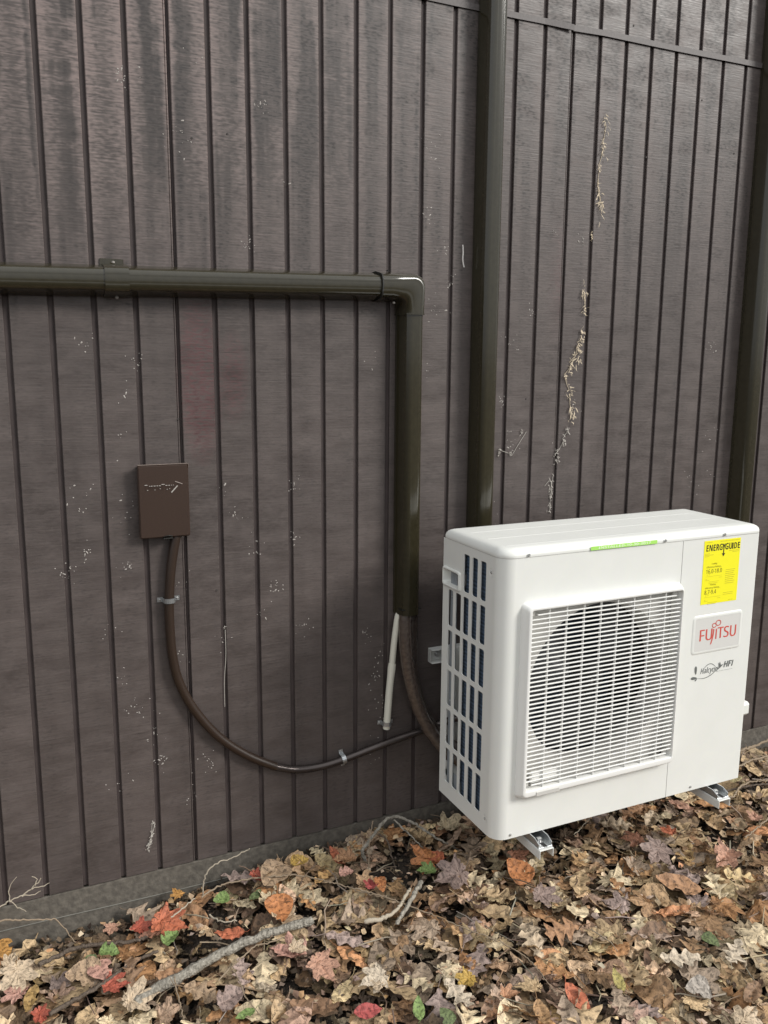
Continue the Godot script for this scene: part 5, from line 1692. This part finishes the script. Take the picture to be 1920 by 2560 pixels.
	named_leaf("yellow-tan maple leaf in the middle foreground", "maple", Color(0.580, 0.380, 0.060), Vector2(0.811, 0.701), 0.062, 1.91, 0.034, 0.12)
	named_leaf("yellow-green leaf in the right foreground", "long", Color(0.400, 0.360, 0.100), Vector2(1.160, 0.845), 0.061, 6.14, 0.034, 0.42)
	named_leaf("pink-red leaf under the unit between its feet", "long", Color(0.550, 0.300, 0.220), Vector2(1.900, 0.285), 0.099, 0.46, 0.034, 0.08)
	named_leaf("small salmon leaf at the right edge of the litter", "maple", Color(0.550, 0.300, 0.220), Vector2(2.099, 0.418), 0.062, 5.55, 0.033, 0.08)
	named_leaf("small red-orange leaf under the middle of the unit", "maple", Color(0.560, 0.130, 0.055), Vector2(1.748, 0.386), 0.056, 0.48, 0.034, 0.08)
	named_leaf("dark red leaf below the orange-brown oak leaf", "maple", Color(0.260, 0.090, 0.050), Vector2(1.611, 0.380), 0.078, 1.15, 0.033, 0.27)
	named_leaf("dark green leaf in the right foreground", "round", Color(0.075, 0.160, 0.045), Vector2(1.486, 0.825), 0.052, 3.66, 0.035, 0.22)
	named_leaf("dark mauve maple leaf in the middle of the litter", "maple", Color(0.330, 0.250, 0.245), Vector2(1.180, 0.513), 0.087, 3.89, 0.030, 0.17)
	named_leaf("cream leaf cut by the bottom edge at the right", "maple", Color(0.660, 0.540, 0.400), Vector2(1.375, 1.045), 0.087, 5.02, 0.030, 0.15)


func loose_leaves() -> void:
	# the loose leaves on top, each an object of its own
	var mats := {}
	var tints := [["tan", [0.60, 0.45, 0.28]], ["pale cream", [0.76, 0.64, 0.45]], ["brown", [0.33, 0.21, 0.12]], ["greyish brown", [0.42, 0.33, 0.255]], ["rust brown", [0.50, 0.275, 0.135]], ["dull mauve", [0.44, 0.345, 0.32]]]
	var weights := [0, 0, 0, 1, 1, 2, 2, 3, 3, 4, 5]
	var words := {"oak": "round-lobed oak", "red_oak": "pointed-lobed oak", "maple": "maple", "round": "rounded", "long": "narrow"}
	var spots: Array[Vector2] = []
	var tries := 0
	while spots.size() < 236 and tries < 20000:
		tries += 1
		var p := Vector2(rng.randf_range(-0.3, 2.45), rng.randf_range(0.05, 1.12))
		# only ground that the photograph shows
		var far := 0.30 + 0.44 * (p.x + 0.24)
		if p.y > far + 0.06 or bare(p.x, p.y) > 0.45: continue
		if (p.x < 0.75 and rng.randf() < 0.35) or rng.randf() < bare(p.x, p.y): continue
		var ok := true
		for s in spots:
			if s.distance_to(p) < 0.045: ok = false; break
		if ok: spots.append(p)
	for p in spots:
		var vi := rng.randi() % 8
		var kd: String = ["oak", "oak", "oak", "red_oak", "red_oak", "maple", "maple", "long", "round"][rng.randi() % 9]
		var ti: int = weights[rng.randi() % weights.size()]
		var key := "%d%s" % [ti, kd == "maple"]
		var shade := rng.randi() % 3
		key += str(shade)
		if not mats.has(key):
			var c: Array = tints[ti][1]
			var f: float = [0.82, 1.0, 1.14][shade]
			mats[key] = leaf_mat(lin(c[0] * f, c[1] * f, c[2] * f), kd == "maple")
		var o := MeshInstance3D.new()
		o.name = numbered("fallen_leaf")
		o.mesh = leaf_meshes[kd][vi]
		o.material_override = mats[key]
		var sz := rng.randf_range(0.085, 0.155) * (0.85 if kd == "maple" else 1.0)
		o.transform = Transform3D(leaf_basis(sz, 0.27), V(p.x, ground_y(p.x, p.y) + rng.randf_range(0.020, 0.034), maxf(p.y, sz * 0.45)))
		add_child(o, true)
		var zone := "in the right foreground"
		if p.x > 1.08 and p.x < 1.92 and p.y < 0.5: zone = "under the white unit"
		elif p.x >= 1.92: zone = "by the right edge beyond the unit"
		elif p.x > 1.0 and p.y < 0.72: zone = "in front of the white unit"
		elif p.y < 0.16: zone = "at the foot of the foundation"
		elif p.x < 0.35: zone = "in the left foreground"
		elif p.x < 0.72: zone = "near the thick grey branch"
		elif p.x < 1.05: zone = "in the middle of the litter"
		tag(o, "%s %sdry %s %s leaf %s" % ["large" if sz > 0.13 else "small" if sz < 0.10 else "medium", ["flattish ", "", "", "curled ", "flattish ", "curled ", "curled ", ""][vi], tints[ti][0], words[kd], zone], "leaf", "fallen leaves")

# ---------------------------------------------------------------- scene
func _ready() -> void:
	var cam := Camera3D.new()
	cam.name = "camera"
	cam.fov = 62.357
	cam.near = 0.05
	cam.far = 1500.0
	cam.rotation_order = EULER_ORDER_YXZ
	cam.rotation_degrees = Vector3(-10.153, -24.759, 0.397)
	cam.position = V(-0.1468, 1.4473, 2.2801)
	add_child(cam)
	cam.current = true
	var env := Environment.new()
	env.tonemap_mode = Environment.TONE_MAPPER_LINEAR
	env.tonemap_exposure = 1.82
	env.background_mode = Environment.BG_SKY
	var sky := Sky.new()
	var sm := ProceduralSkyMaterial.new()
	sm.sky_top_color = lin(0.97, 0.99, 1.0)
	sm.sky_horizon_color = lin(0.42, 0.43, 0.44)
	sm.sky_curve = 0.25
	sm.sky_energy_multiplier = 0.86
	sm.ground_bottom_color = lin(0.10, 0.085, 0.07)
	sm.ground_horizon_color = lin(0.16, 0.15, 0.14)
	sm.sun_angle_max = 0.0
	sky.sky_material = sm
	env.sky = sky
	env.sdfgi_enabled = true
	env.ssao_enabled = true
	env.ssil_enabled = true
	var we := WorldEnvironment.new()
	we.name = "world_environment"
	we.environment = env
	add_child(we)
	var sun := DirectionalLight3D.new()
	sun.name = "sun"
	sun.light_energy = 0.5
	sun.light_angular_distance = 18.0
	sun.light_color = Color(1.0, 0.985, 0.96)
	sun.shadow_enabled = true
	sun.sky_mode = DirectionalLight3D.SKY_MODE_LIGHT_ONLY
	sun.look_at_from_position(V(3.3, 2.6, 3.0), Vector3.ZERO, Vector3.UP)
	add_child(sun)
	rng.seed = 20171030
	make_materials()
	build_ground()
	build_wall()
	build_covers()
	build_unit()
	build_bracket()
	build_services()
	build_sticks()
	build_leaves()
